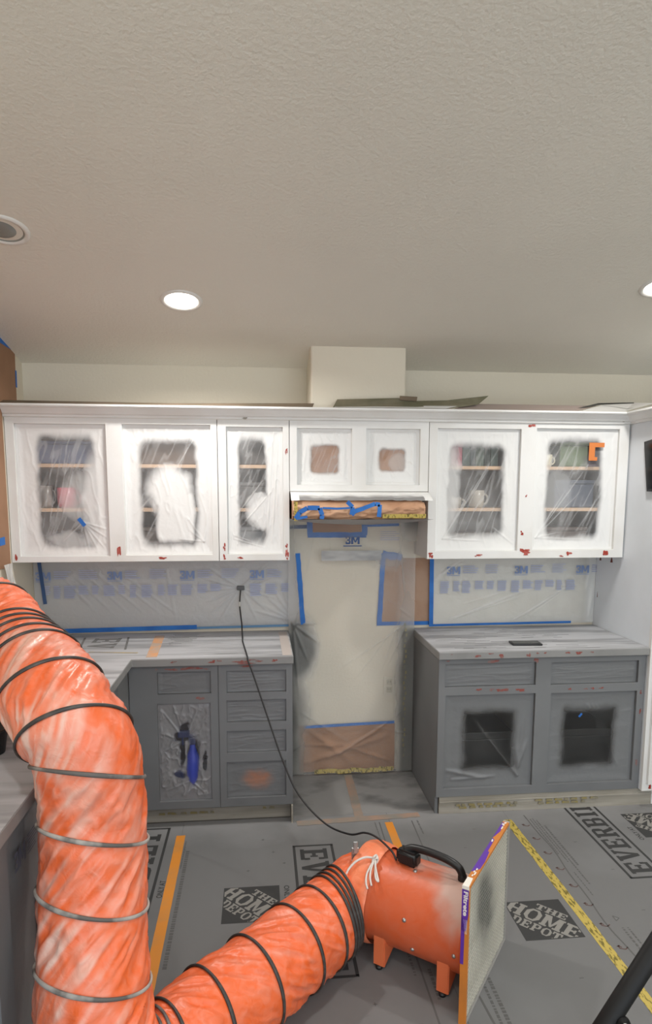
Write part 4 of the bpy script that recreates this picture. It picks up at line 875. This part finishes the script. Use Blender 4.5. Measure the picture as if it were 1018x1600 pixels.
m.build('fine_print', M_inkL, fp1, kind='stuff', label='rows of tiny black lettering')
m = MB()
strip(m, (.245, -.66, EZ), (.238, -1.2, EZ), .006, up, .0002); text_line(m, .275, -.80, -.66, .008); text_line(m, .262, -2.15, -1.80, .014); text_line(m, .235, -2.15, -1.83, .010); strip(m, (.19, -1.78, EZ), (.235, -2.3, EZ), .008, up, .0002)
for x, y in ((.55, -.78), (.60, -1.85), (.45, -.95), (.35, -1.2)): strip(m, (x-.008, y, EZ), (x+.008, y, EZ), .003, up, .0002)
m.build('fine_print', M_inkL, fp2, kind='stuff', label='rows of tiny black lettering')
m = MB(); y = -.66; pts = []
while y > -2.3: pts.append((.862+.012*math.sin(y*5)+.004*math.sin(y*17), y, EZ)); y -= .05
for a, b in zip(pts[:-1], pts[1:]): strip(m, a, b, .006, up, .0002)
for x, y0, y1, w_ in ((.885, -1.05, -.70, .006), (.900, -1.12, -.70, .006), (.915, -1.3, -.72, .007), (.935, -1.15, -.78, .010), (.888, -1.38, -1.2, .005), (.90, -2.1, -1.6, .009), (.922, -2.0, -1.6, .007)): text_line(m, x, y0, y1, w_)
for q in range(3):
    a = 2*PI*q/3; b = a+2*PI/3; strip(m, (.905+.014*math.cos(a), -1.54+.018*math.sin(a), EZ), (.905+.014*math.cos(b), -1.54+.018*math.sin(b), EZ), .003, up, .0002)
for x, y in ((1.02, -.95), (1.08, -1.2), (1.3, -1.4), (1.05, -1.5)): strip(m, (x-.008, y, EZ), (x+.008, y, EZ), .003, up, .0002)
m.build('fine_print', M_inkL, fp3, kind='stuff', label='rows of tiny black lettering and a wavy line')
m = MB()
for k in range(11):
    y = -.765-.135*k; x = .822
    for q in range(5):
        a0 = q*1.2; p = (x+.012*math.cos(a0)+q*.005, y+.012*math.sin(a0), EZ); p2 = (x+.012*math.cos(a0+1.4)+q*.006, y+.012*math.sin(a0+1.4), EZ); strip(m, p, p2, .005, up, .0002)
m.build('squiggle_marks', mat('dull_red_ink', '#5d4642', .8), fp3, kind='stuff', label='dull red squiggles beside the yellow tape')
tape('orange_tape', 'long orange tape on the floor beside the orange duct', (-.968, -.70, EZ), (-.955, -2.6, EZ), .045, up, M_orange_t, ragged=.02)
tape('orange_tape', 'short bright orange tape on the floor leading to the fan', (.118, -.665, EZ), (.122, -1.35, EZ), .042, up, M_orange_t, ragged=.02)
tape('orange_tape', 'dusty orange tape down the middle of the alcove floor', (-.02, -.06, EZ), (-.03, -.62, EZ), .05, up, M_orange_f, ragged=.06)
tape('orange_tape', 'dusty orange tape across the mouth of the alcove', (-.37, -.635, EZ+.0008), (.30, -.60, EZ+.0008), .05, up, M_orange_f, ragged=.1)
tape('yellow_tape', 'long yellow printed tape down the floor on the right', (.762, -.70, EZ), (.79, -3.0, EZ), .042, up, M_yellow, ragged=.06)

# ------------------------------------------------------------------ the orange ventilation duct
RINGS = [   # hoop centre, hoop axis (towards the far end)
    ((-1.683, -1.056, 1.248), (-0.513, 0.665, 0.542), 0),
    ((-1.449, -1.472, 1.192), (-0.477, 0.822, 0.312), 0), ((-1.413, -1.537, 1.186), (-0.475, 0.820, 0.320), 0),
    ((-1.375, -1.602, 1.181), (-0.475, 0.810, 0.344), 0), ((-1.325, -1.688, 1.180), (-0.472, 0.802, 0.366), 0),
    ((-1.280, -1.764, 1.180), (-0.481, 0.780, 0.401), 0), ((-1.167, -1.978, 1.160), (-0.441, 0.700, 0.561), 0),
    ((-1.058, -2.135, 1.085), (-0.297, 0.684, 0.666), 0), ((-1.029, -2.137, 0.985), (0.135, 0.368, 0.920), 1),
    ((-1.024, -2.132, 0.802), (0.208, 0.307, 0.929), 2), ((-1.020, -2.184, 0.635), (0.252, 0.252, 0.934), 2), ((-1.004, -2.268, 0.471), (0.229, 0.295, 0.928), 2),
    ((-.935, -2.335, .225), (-.62, -.2, .75), 1), ((-.885, -2.285, .185), (-.75, -.45, .45), 1), ((-.84, -2.235, .168), (-.75, -.58, .25), 0),
    ((-.72, -2.085, .158), (-.78, -.62, .05), 0), ((-.585, -1.955, .16), (-.77, -.64, 0), 0), ((-.445, -1.815, .168), (-.77, -.64, 0), 0),
    ((-.350, -1.722, .172), (-.80, -.60, 0), 0), ((-.300, -1.672, .175), (-.86, -.50, -.03), 0), ((-.281, -1.652, .176), (-.88, -.46, -.04), 0), ((-.264, -1.634, .178), (-.90, -.42, -.04), 0), ((-.249, -1.617, .18), (-.92, -.38, -.05), 0)]
FA_ = np.array((.79, -.615, 0)); FA_ /= np.linalg.norm(FA_); E1 = np.array((.215, -1.812, .2)); E0 = E1-FA_*.385
K = [(-1.99, -.70, 1.25)]+[r[0] for r in RINGS[:2]]+[r[0] for r in RINGS[5:]]
K.insert(K.index(RINGS[12][0]), (-.985, -2.33, .335))
K += [(-.222, -1.572, .186), tuple(E0-FA_*.085), tuple(E0-FA_*.005)]
def catmull(K, m_=40):
    K = np.array(K, float); P = np.vstack([2*K[0]-K[1], K, 2*K[-1]-K[-2]]); out = []
    for i in range(1, len(P)-2):
        t_ = np.linspace(0, 1, m_, endpoint=False)[:, None]; a, b, c, d = P[i-1:i+3]
        out.append(.5*((2*b)+(-a+c)*t_+(2*a-5*b+4*c-d)*t_**2+(-a+3*b-3*c+d)*t_**3))
    return np.vstack(out+[P[-2][None]])
cl = catmull(K); sl = np.r_[0, np.cumsum(np.linalg.norm(np.diff(cl, axis=0), axis=1))]; LT = sl[-1]
def at_s(s_): return np.array([np.interp(s_, sl, cl[:, i]) for i in range(3)]).T
def frames(ss):
    P = at_s(ss); T = np.gradient(P, axis=0); T = T/np.linalg.norm(T, axis=1)[:, None]
    ks = [0, .25]+[nearest_s(r[0]) for r in RINGS]+[LT-.09, LT]
    t0 = T[0]; kn = [t0, t0]+[-np.array(r[1]) for r in RINGS]+[FA_, FA_]; kn = np.array(kn); ks = np.array(ks); o_ = np.argsort(ks); ks, kn = ks[o_], kn[o_]
    T = np.stack([np.interp(ss, ks, kn[:, i]) for i in range(3)], -1); T = T/np.linalg.norm(T, axis=1)[:, None]
    N = np.zeros_like(P); n0 = np.cross(T[0], (0, 0, 1)); N[0] = n0/np.linalg.norm(n0)
    for i in range(1, len(P)):
        v_ = N[i-1]-T[i]*np.dot(N[i-1], T[i]); N[i] = v_/np.linalg.norm(v_)
    return P, T, N, np.cross(T, N)
def nearest_s(p): return sl[np.argmin(np.linalg.norm(cl-np.array(p), axis=1))]
rs = [nearest_s(r[0]) for r in RINGS]; kinds = [r[2] for _, r in sorted(zip(rs, RINGS), key=lambda q: q[0])]; rs = sorted(rs)
ss = np.arange(0, LT, .006); P, T, N, B = frames(ss); NT = 176; th = np.linspace(0, 2*PI, NT, endpoint=False)
SS, TH = np.meshgrid(ss, th, indexing='ij'); dist = np.min(np.abs(SS[:, :1, None]-np.array(rs)[None, None]), axis=-1)
gap = np.interp(ss, rs, np.r_[np.diff(rs), .05])[:, None]
Rd = .150
cx_, cy_ = np.cos(TH), np.sin(TH)
wr = fbm(SS*9+cx_*1.8, cy_*1.8+cx_*.9+SS*4, 201, 4)-.5
dA = TH*3.0-SS*17; dB = TH*6.5-SS*34
sab = lambda q: np.sqrt((2*q-1)**2+.03)
diag = 1.08-sab(vn(dA, SS*5+TH*.4, 207)*.6+.4*vn(dB, SS*11, 211))     # slanting folds
diag2 = 1.08-sab(vn(TH*9-SS*46, SS*14+TH, 217))
seam = np.minimum(TH, 2*PI-TH); fade = sstep(0, .25, seam)
away = sstep(0, .05, dist)
rad = Rd*(1-.035*np.sin(PI*np.clip(dist/.1, 0, 1)*.5)) + away*(.009*wr + .016*(diag**3-.35)*fade + .0035*(diag2**3-.3)*fade)
endp = sstep(LT-.09, LT-.02, SS); rad = rad*(1-endp)+endp*.168
P3 = P[:, None]+N[:, None]*(rad*cx_)[..., None]+B[:, None]*(rad*cy_)[..., None]
P3[..., 2] = np.maximum(P3[..., 2], .002+.002*wr)
du = fbm(SS*5+cx_*1.2, TH*0+cy_*1.4-SS*2, 221, 4); st = (vn(TH*5-SS*26, SS*7, 223)*.5+vn(TH*11-SS*56, SS*12, 227)*.5)*fade+(1-fade)*.5
vert = sstep(rs[2], rs[6], SS)*sstep(rs[12]+.05, rs[11], SS)
facing = np.clip(.5+.5*(-(N[:, None, 1]*cx_+B[:, None, 1]*cy_)), 0, 1); leftf = np.clip(.5-.6*(N[:, None, 0]*cx_+B[:, None, 0]*cy_), 0, 1); top_glare = np.clip(N[:, None, 2]*cx_+B[:, None, 2]*cy_, 0, 1)
dust = (.08+.55*vert)*sstep(.44, .78, du*.6+st*.4)*(.35+.65*leftf) + .38*vert*leftf*sstep(.3, .8, st) + .10*sstep(.55, .8, st)
dust = dust + .25*(vert*leftf+.25)*sstep(.65, .95, diag2)*sstep(.4, .6, du) + .45*top_glare*leftf*sstep(rs[7], rs[5], SS)*sstep(.35, .6, du*.5+st*.5)  # last term paints pale glare onto the upper left bend, beside the dust
dust = np.clip(dust, 0, .9)
duct = thing('ventilation_duct', 'long orange flexible duct hanging over the counter, down to the floor and to the fan', 'duct', (-1.0, -2.2, 0))
def orange_mat(name, base, dusted, grain=.45):
    m = mat(name, base, .38); nt = m.node_tree; b = nt.nodes['Principled BSDF']; at = nt.nodes.new('ShaderNodeAttribute'); at.attribute_name = 'spray'
    tc = nt.nodes.new('ShaderNodeTexCoord'); n = nt.nodes.new('ShaderNodeTexNoise'); n.inputs['Scale'].default_value = 26; n.inputs['Detail'].default_value = 5; n.inputs['Distortion'].default_value = .8
    nt.links.new(tc.outputs['Object'], n.inputs['Vector'])
    ad = nt.nodes.new('ShaderNodeMath'); ad.operation = 'MULTIPLY_ADD'; ad.inputs[1].default_value = grain; ad.inputs[2].default_value = -.38*grain; nt.links.new(n.outputs['Fac'], ad.inputs[0])
    a2 = nt.nodes.new('ShaderNodeMath'); a2.operation = 'ADD'; a2.use_clamp = True; nt.links.new(ad.outputs[0], a2.inputs[0]); nt.links.new(at.outputs['Fac'], a2.inputs[1])
    mx = nt.nodes.new('ShaderNodeMix'); mx.data_type = 'RGBA'; mx.inputs[6].default_value = lin(base); mx.inputs[7].default_value = lin(dusted)
    nt.links.new(a2.outputs[0], mx.inputs[0]); nt.links.new(mx.outputs[2], b.inputs['Base Color'])
    bp_ = nt.nodes.new('ShaderNodeBump'); bp_.inputs['Strength'].default_value = .8*grain; bp_.inputs['Distance'].default_value = .01
    nt.links.new(n.outputs['Fac'], bp_.inputs['Height']); nt.links.new(bp_.outputs[0], b.inputs['Normal']); return m
M_duct = orange_mat('orange_vinyl', '#e4642f', '#dfbcae')
P3c = np.concatenate([P3, P3[:, :1]], 1); dc = np.concatenate([dust, dust[:, :1]], 1)
o = grid_obj('duct_fabric', P3c, M_duct, duct, dc)
bm = bmesh.new(); bm.from_mesh(o.data); bmesh.ops.remove_doubles(bm, verts=bm.verts, dist=1e-6); bm.to_mesh(o.data); bm.free(); o.data.polygons.foreach_set('use_smooth', [True]*len(o.data.polygons))
M_ringd = mat('ring_dark', '#33302e', .5, noise=('#55514d', 20, .5, .75)); M_ringl = mat('ring_misted', '#aaa6a0', .6, noise=('#5a5652', 9, .48, .62)); M_ringm = mat('ring_grey', '#56524f', .55, noise=('#8f8b86', 12, .45, .65))
def ring_mesh(name, m_):
    bm = bmesh.new(); n1, n2 = 72, 10; R_ = .1535; vs = []
    for i in range(n1):
        a = 2*PI*i/n1
        for j in range(n2):
            b = 2*PI*j/n2; r_ = R_+.0040*math.cos(b); vs.append(bm.verts.new((r_*math.cos(a), r_*math.sin(a), .0058*math.sin(b)*(1+.15*math.sin(3*a)))))
    for i in range(n1):
        for j in range(n2): bm.faces.new([vs[i*n2+j], vs[((i+1) % n1)*n2+j], vs[((i+1) % n1)*n2+(j+1) % n2], vs[i*n2+(j+1) % n2]])
    me = bpy.data.meshes.new(name); bm.to_mesh(me); bm.free(); me.materials.append(m_); me.polygons.foreach_set('use_smooth', [True]*len(me.polygons)); return me
rm = [ring_mesh('hoop_dark', M_ringd), ring_mesh('hoop_grey', M_ringm), ring_mesh('hoop_misted', M_ringl)]
TILT = {}
for i, s_ in enumerate(rs):
    j = min(int(s_/.006), len(ss)-1); p = P[j]; t_ = T[j]
    k = kinds[i]
    o = bpy.data.objects.new('hoop', rm[k]); C.objects.link(o); o.parent = duct
    q = Vector((0, 0, 1)).rotation_difference(Vector(t_)); o.rotation_mode = 'QUATERNION'; o.rotation_quaternion = q
    o.location = Vector(p)-duct.location
    if k == 2: o['label'] = 'hoop misted white'
# strap, buckle, tie cord at the cuff
cu = MB(); cs = np.linspace(-.115, .012, 12)
Fv = Vector(FA_); side = Vector((-FA_[1], FA_[0], 0))     # away from the camera
def around(c, r_, a): return Vector(c)+side*(-math.cos(a)*r_)+Vector((0, 0, math.sin(a)*r_))   # a = 0 faces the camera, pi/2 is the top
u = np.linspace(0, 1, 26); a_ = np.linspace(0, 2*PI, 121); Uc, Ac = np.meshgrid(u, a_, indexing='ij')
rc = .172+.010*np.sin(PI*Uc)**.6+.006*(fbm(np.cos(Ac)*2+Uc*3, np.sin(Ac)*2, 231)-.5)+.003*(1-np.abs(2*vn(Ac*5, Uc*1.5, 233)-1))**2
sv = np.array(side); base = E0-FA_*.085
Pc = base[None, None]+FA_*(.10*Uc)[..., None]-sv*(rc*np.cos(Ac))[..., None]+np.array((0, 0, 1))*(rc*np.sin(Ac)*(1+.05*(np.sin(Ac) < 0)))[..., None]
Pc[..., 2] = np.maximum(Pc[..., 2], .003)
grid_obj('cuff', Pc, orange_mat('orange_cuff', '#ee7440', '#e3a488'), duct, .25*fbm(Uc*4, np.cos(Ac)*2+np.sin(Ac), 235)+.1)
c0 = Vector(E0-FA_*.082)
MB().tube([around(c0, .166, a) for a in np.linspace(0, 2*PI, 50)], .006, 8, False).build('strap', M_ringd, duct, True)
m = MB(); p = around(c0-Fv*.006, .176, 1.25); m.box(p.x-.016, p.y-.006, p.z-.03, p.x+.012, p.y+.004, p.z+.022, .003); m.box(p.x-.010, p.y-.012, p.z+.0, p.x+.006, p.y-.005, p.z+.05, .002); m.tube([(p.x-.018, p.y-.008, p.z-.03), (p.x+.014, p.y-.008, p.z-.03)], .004, 8)
m.build('buckle', M_metal, duct, label='grey metal buckle')
def cord_path(fs, c=None): return [around(E0+FA_*f, r_, a) for f, r_, a in fs]
m = MB(); knot = around(E0+FA_*.005, .192, 1.2)
m.tube(catmull([around(E0-FA_*.082, .182, .62), around(E0-FA_*.078, .188, .8), around(E0-FA_*.06, .193, 1.0), around(E0-FA_*.03, .194, 1.15), knot], 8).tolist(), .0042, 8)
m.tube(catmull([around(E0-FA_*.082, .182, .62), around(E0-FA_*.08, .184, .45), around(E0-FA_*.074, .184, .25)], 8).tolist(), .004, 8)
for k in range(4):
    m.tube([knot+Vector((.010*math.cos(a+k), .006*math.sin(a*2), .012*math.sin(a+k*1.3)-.004*k)) for a in np.linspace(0, 2*PI, 14)], .0036, 7, False)
m.tube(catmull([knot, around(E0+FA_*.006, .188, 1.02), around(E0+FA_*.012, .184, .84), around(E0+FA_*.03, .186, .68)], 8).tolist(), .0036, 8)
m.tube(catmull([knot, around(E0+FA_*.022, .19, 1.03), around(E0+FA_*.038, .186, .9), around(E0+FA_*.05, .184, .8), around(E0+FA_*.034, .186, .86), knot], 8).tolist(), .0036, 8)
m.tube(catmull([knot, around(E0+FA_*.0, .188, 1.0), around(E0-FA_*.002, .186, .85), around(E0+FA_*.006, .186, .70), around(E0+FA_*.018, .184, .60)], 8).tolist(), .0036, 8)
m.build('tie_cord', M_rope, duct, True, label='knotted white cord')

# ------------------------------------------------------------------ the fan
fan_t = thing('utility_fan', 'orange drum fan with black handle between the duct and the filter', 'fan', (float((E0[0]+E1[0])/2), float((E0[1]+E1[1])/2), 0))
L = .385; HR = .163
M_fan = orange_mat('orange_enamel', '#cf5a2a', '#c3aba0', .14)
sf = np.linspace(0, 1, 40); af = np.linspace(0, 2*PI, 97); Uf, Af = np.meshgrid(sf, af, indexing='ij')
rf = HR+.003*(np.abs(Uf-.5) > .47)
Pf = E0[None, None]+FA_*(L*Uf)[..., None]-sv*(rf*np.cos(Af))[..., None]+np.array((0, 0, 1))*(rf*np.sin(Af))[..., None]
dsf = np.clip(sstep(.75, 1.45, Uf+.75*np.sin(Af)-.2+(fbm(Uf*5, np.cos(Af)*3, 241)-.5)*.8)*.85+.10*fbm(Uf*8, np.sin(Af)*5, 243), 0, .85)
grid_obj('housing', Pf, M_fan, fan_t, dsf)
m = MB()
for e, s_ in ((E0, 1), (E1, -1)):
    m.lathe([(HR-.002, 0), (HR+.004, 0), (HR+.004, .006*1), (HR-.002, .006)], 64, Vector(e), tuple(FA_*s_))
m.build('rim', mat('orange_rim', '#d2602f', .4), fan_t, True)
m = MB().lathe([(.001, .02), (.05, .02), (.05, .12), (.001, .12)], 24, Vector(E1-FA_*.2), tuple(FA_)); m.build('motor', M_black, fan_t, True)
for k in range(5):
    a = 2*PI*k/5; m = MB(); c = Vector(E1-FA_*.1); r1 = side*math.cos(a)+Vector((0, 0, math.sin(a))); r2_ = side*-math.sin(a)+Vector((0, 0, math.cos(a)))
    m.poly([c+r1*.04+r2_*-.02, c+r1*.145+r2_*-.045+Fv*-.02, c+r1*.15+r2_*.03+Fv*.02, c+r1*.04+r2_*.02], tuple(FA_*.002)); m.build('blade', M_metal, fan_t)
m = MB()
for r_ in np.linspace(.02, .155, 9): m.tube([around(E1-FA_*.004, r_, a) for a in np.linspace(0, 2*PI, 40)], .0015, 5, False)
for a in np.linspace(0, PI, 5)[:-1]: m.tube([around(E1-FA_*.006, .158, a), around(E1-FA_*.006, .158, a+PI)], .002, 5)
m.build('guard', M_metal, fan_t, True)
# feet: bent steel brackets
M_foot = mat('orange_bracket', '#dd7247', .45)
for q, f_ in enumerate((.085, .335)):
    c = Vector(E0+FA_*f_); w2 = .142; th_ = .003; m = MB(); zt = .105
    cross = []
    nseg = 14
    for i in range(nseg+1):
        x = -w2+2*w2*i/nseg; cross.append(c+side*x+Vector((0, 0, -.2+.2-math.sqrt(max(HR**2-x*x, 0))+.0015)))
    pts = [Vector((p_.x, p_.y, p_.z)) for p_ in cross]
    low = [c+side*w2, c+side*-w2]; low = [Vector((p_.x, p_.y, .012)) for p_ in low]
    mid = [Vector(((c+side*x).x, (c+side*x).y, .045)) for x in (w2*.55, -w2*.55)]
    m.poly(pts+[low[0], mid[0], mid[1], low[1]], tuple(FA_*th_)); m.build('foot', M_foot, fan_t)
    for s_ in (-1, 1):
        p0 = c+side*(w2*s_); z1 = c.z-math.sqrt(HR**2-w2*w2)+.018; m = MB()
        a = Vector((p0.x, p0.y, .012)); b = a+Fv*-.042
        m.poly([a, b, Vector((b.x, b.y, z1)), Vector((a.x, a.y, z1))], side*(.003*s_)); m.build('foot_flange', M_foot, fan_t)
        m = MB(); pc = a+Fv*-.02; m.lathe([(.001, 0), (.013, 0), (.014, .011), (.001, .0115)], 16, (pc.x, pc.y, .0006)); m.build('rubber_foot', M_black, fan_t, True)
# handle with switch box
tz = .2+HR
hc = lambda f, z, s_=0.0: Vector(E0+FA_*f)+side*s_+Vector((0, 0, z-.2))
m = MB(); a = math.atan2(FA_[1], FA_[0])
bmx = bmesh.new(); bmesh.ops.create_cube(bmx, size=1)
for v_ in bmx.verts: v_.co = Vector((v_.co.x*.085, v_.co.y*.056, v_.co.z*.056+(.006 if v_.co.x < 0 else 0)))
bmesh.ops.bevel(bmx, geom=bmx.edges[:], offset=.012, segments=3, affect='EDGES'); bmesh.ops.rotate(bmx, verts=bmx.verts, matrix=Matrix.Rotation(a, 3, 'Z')); bmesh.ops.translate(bmx, verts=bmx.verts, vec=hc(.115, tz+.026, -.01))
hb = m.addbm(bmx).build('switch_box', M_black, fan_t); autosmooth(hb)
m = MB(); m.tube(catmull([hc(.10, tz+.05, -.008), hc(.13, tz+.062), hc(.19, tz+.066), hc(.26, tz+.060), hc(.305, tz+.045), hc(.322, tz+.022), hc(.325, tz-.004)], 8).tolist(), [.015]*8+[.0145]*34+[.0165]*7, 14)
m.build('handle', M_black, fan_t, True, label='black curved carrying handle')
for f_, an in ((.17, .25), (.20, -.42), (.36, -.12), (.155, 1.35)):
    p = around(E0+FA_*f_, HR, an); n_ = (p-Vector(E0+FA_*f_)).normalized(); MB().lathe([(.001, .006), (.005, .005), (.0075, .002), (.008, 0)], 14, p, tuple(n_)).build('bolt', M_metal, fan_t, True)
# power cord from the wall outlet over the counter to the fan
sw = hc(.075, tz+.012, -.03)
KP = [(-.667, -.022, 1.18), (-.668, -.030, 1.165), (-.674, -.04, 1.08), (-.662, -.10, .98), (-.655, -.22, .922), (-.65, -.32, .9196), (-.622, -.62, .9200), (-.615, -.665, .9), (-.588, -.70, .835), (-.52, -.80, .65), (-.455, -.93, .49), (-.385, -1.06, .37), (-.28, -1.22, .31), (-.19, -1.36, .33), (-.14, -1.46, .388), (-.10, -1.52, .398), (-.06, -1.60, .388), tuple(sw)]
pc = catmull(KP, 14); t = thing('power_cord', 'black power cord from the backsplash outlet over the counter to the fan', 'cord', (-.6, -.6, 0))
MB().tube(pc.tolist(), .0042, 8).build('cable', M_cable, t, True)
MB().box(-.69, -.036, 1.168, -.644, -.020, 1.195, .005).build('plug', mat('dusted_plug', '#57585a', .6), t)
MB().tube([(-.6735, -.041, 1.10), (-.6745, -.041, 1.085), (-.672, -.044, 1.055)], .0049, 8).build('tape_wrap', mat('pale_wrap', '#c9c6c0', .6), t, True)
# ------------------------------------------------------------------ filter
Fd = Vector((.398-.11, -1.625+2.023, 0)).normalized(); Fn = Vector((Fd.y, -Fd.x, 0)); A = Vector((.11, -2.023, 0)); W_ = .492; Hh = .495; TH_ = .024
ft = thing('air_filter', 'square pleated furnace filter in an orange and purple card frame', 'filter', (A+Fd*W_/2))
def fb(mb_, a0, a1, n0, n1, z0, z1, k=0):
    pts = [A+Fd*a+Fn*n_ for a, n_ in ((a0, n0), (a1, n0), (a1, n1), (a0, n1))]; mb_.poly([(p.x, p.y, z0) for p in pts], (0, 0, z1-z0), k)
M_forange = mat('orange_card', '#c87a2c', .6, noise=('#b5702f', 6, .4, .7)); M_purple = mat('purple_card', '#5a2d9c', .5); M_fgr = mat('grey_card_edge', '#9a9894', .7); M_fw = mat('white_card', '#e6e2da', .5)
fr = MB(); fb(fr, 0, .012, -TH_, 0, .001, Hh); fr.build('side_frame', M_forange, ft)
fr = MB(); fb(fr, W_-.010, W_, -TH_, 0, .001, Hh); fr.build('side_frame', M_fgr, ft)
fr = MB(); fb(fr, .012, W_-.010, -TH_, 0, .001, .012); fr.build('bottom_frame', M_fgr, ft)
fr = MB(); fb(fr, .012, W_-.010, -TH_, 0, Hh-.010, Hh); fr.build('top_frame', M_forange, ft)
# print on the narrow edges
m = MB(); q0 = A-Fd*.0004
def edge_quad(mb_, n0, z0, n1, z1, n2, z2, n3, z3, k=0): mb_.poly([q0+Fn*n_+Vector((0, 0, z)) for n_, z in ((n0, z0), (n1, z1), (n2, z2), (n3, z3))], tuple(-Fd*.0004), k)
edge_quad(m, -TH_, .22, -.013, .22, -.012, .34, -TH_, .40); edge_quad(m, -TH_, .34, -.008, .34, -.001, .40, -TH_, .40); edge_quad(m, -TH_, .40, -.001, .40, -.001, .485, -TH_, .485)
m.build('purple_print', M_purple, ft)
m = MB(); edge_quad(m, -TH_, .482, 0, .482, 0, .4955, -TH_, .4955)
put_text(m, 'Filtrete', q0-Fd*.0008+Fn*(-.011)+Vector((0, 0, .435)), (0, 0, -1), tuple(Fn), width=.085, height=.015, bold=.03)
for k in range(4): edge_quad(m, -.018+k*.004, .33, -.0168+k*.004, .33, -.0168+k*.004, .38, -.018+k*.004, .38)
m.build('white_print', M_fw, ft, label='Filtrete in white letters')
m = MB(); zt_ = Hh+.0003
def top_quad(mb_, pts, z=zt_): mb_.poly([(A+Fd*a+Fn*n_)+Vector((0, 0, z)) for a, n_ in pts], (0, 0, .0004))
top_quad(m, [(.09, -TH_), (.24, -TH_), (.24, -.006), (.17, -.001), (.12, -.002)]); top_quad(m, [(.24, -TH_), (.34, -TH_), (.33, -.014), (.24, -.012)]); top_quad(m, [(.34, -TH_), (.47, -TH_), (.47, -.016), (.40, -.012)]); m.build('purple_print', M_purple, ft)
m = MB(); top_quad(m, [(.0, -TH_), (.055, -TH_), (.055, -.006), (0, -.002)], zt_+.0001); 
for k in range(16): a0 = random.choice((.07, .09, .1, .27, .29, .31, .42, .44, .455))+random.uniform(-.01, .01); n0 = random.uniform(-.022, -.008); top_quad(m, [(a0, n0), (a0+.012, n0), (a0+.010, n0+.005), (a0, n0+.004)], zt_+.0006+.0001*k)
m.build('white_print', M_fw, ft, kind='stuff', label='scattered white print marks')
# pleats, with a dark streak of soot in the middle
npl = 34; uz = np.linspace(0, 1, npl*6+1); ux = np.linspace(0, 1, 90); Ux, Uz = np.meshgrid(ux, uz)
tri = np.abs(((Uz*npl) % 1)-.5)*2; dep = -.004-.012*tri+.0015*np.abs(np.sin(Ux*PI*9))
Pp = np.array(A)[None, None]+np.array(Fd)*((.013+(W_-.024)*Ux)[..., None])+np.array(Fn)*dep[..., None]; Pp[..., 2] = .013+(Hh-.024)*Uz
soot = 1.45*np.exp(-(((Ux-.42)*np.cos(.5)+(Uz-.62)*np.sin(.5))/.18)**2-(((Uz-.62)*np.cos(.5)-(Ux-.42)*np.sin(.5))/.30)**2)*(.5+.9*fbm(Ux*7, Uz*7, 251))+.18*fbm(Ux*3, Uz*3, 255)
def pleat_mat():
    m = mat('pleated_media', '#d6d3c6', .9, bump=.4, bump_scale=120); nt = m.node_tree; b = nt.nodes['Principled BSDF']; at = nt.nodes.new('ShaderNodeAttribute'); at.attribute_name = 'spray'
    mx = nt.nodes.new('ShaderNodeMix'); mx.data_type = 'RGBA'; mx.inputs[6].default_value = lin('#d2cfc2'); mx.inputs[7].default_value = lin('#62635e'); nt.links.new(at.outputs['Fac'], mx.inputs[0]); nt.links.new(mx.outputs[2], b.inputs['Base Color']); return m
grid_obj('pleats', Pp, pleat_mat(), ft, soot, smooth=False)
m = MB()
for a_ in np.linspace(.03, .465, 24):
    p0 = A+Fd*a_+Fn*-.0025; m.tube([(p0.x, p0.y, .013), (p0.x, p0.y, Hh-.011)], .0006, 4, False)
for z in np.linspace(.03, .47, 30):
    p0 = A+Fd*.013+Fn*-.0022; p1 = A+Fd*(W_-.012)+Fn*-.0022; m.tube([(p0.x, p0.y, z), (p1.x, p1.y, z)], .0006, 4, False)
m.build('wire_mesh', mat('thin_wire', '#96948b', .5), ft, kind='stuff')

# ------------------------------------------------------------------ tripod at the lower right
M_tri = mat('black_powder_coat', '#0d0d0e', .55, spec=.3)
tp = thing('tripod_stand', 'black tripod stand whose leg crosses the lower right corner', 'tripod', (.62, -2.74, 0))
top = Vector((.62, -2.735, 1.3))
low1 = Vector((.10, -2.742, .52)); hi = Vector((.285, -2.727, .81)); dr = (hi-low1).normalized()
pA = hi+dr*.32; pB = hi-dr*1.0
s_ = (pB.z-.02)/dr.z; foot1 = pB-dr*s_ if pB.z > 0 else hi-dr*((hi.z-.02)/dr.z)
foot1 = hi-dr*((hi.z-.02)/dr.z); pA = hi+dr*.30
MB().tube([tuple(pA), tuple(foot1)], .0205, 18).build('leg', M_tri, tp, True)
MB().lathe([(.001, 0), (.024, 0), (.026, .02), (.022, .05), (.001, .052)], 18, (foot1.x, foot1.y, 0)).build('rubber_tip', M_tri, tp, True)
hub = Vector((pA.x+.05, pA.y, pA.z-.02))
MB().tube([tuple(hub+Vector((0, 0, -.25))), tuple(hub+Vector((0, 0, .5)))], .018, 16).build('pole', M_tri, tp, True)
MB().lathe([(.001, -.05), (.05, -.05), (.055, -.02), (.055, .04), (.04, .06), (.001, .06)], 24, hub).build('hub', M_tri, tp, True)
for a in (0.55, -1.0):
    e = Vector((hub.x+.75*math.cos(a), hub.y+.75*math.sin(a), .02)); MB().tube([tuple(hub), tuple(e)], .0205, 16).build('leg', M_tri, tp, True)
kp = hi.lerp(low1, .52)+Vector((.012, -.02, -.006))
MB().lathe([(.001, .016), (.006, .016), (.0065, .010), (.013, .009), (.014, 0), (.012, -.012)], 20, kp, (-.25, -.95, .35)).build('knob', M_tri, tp, True)
MB().lathe([(.001, .0185), (.004, .0183), (.0055, .0165)], 14, kp, (-.25, -.95, .35)).build('bolt', M_metal, tp, True, label='bright bolt end')
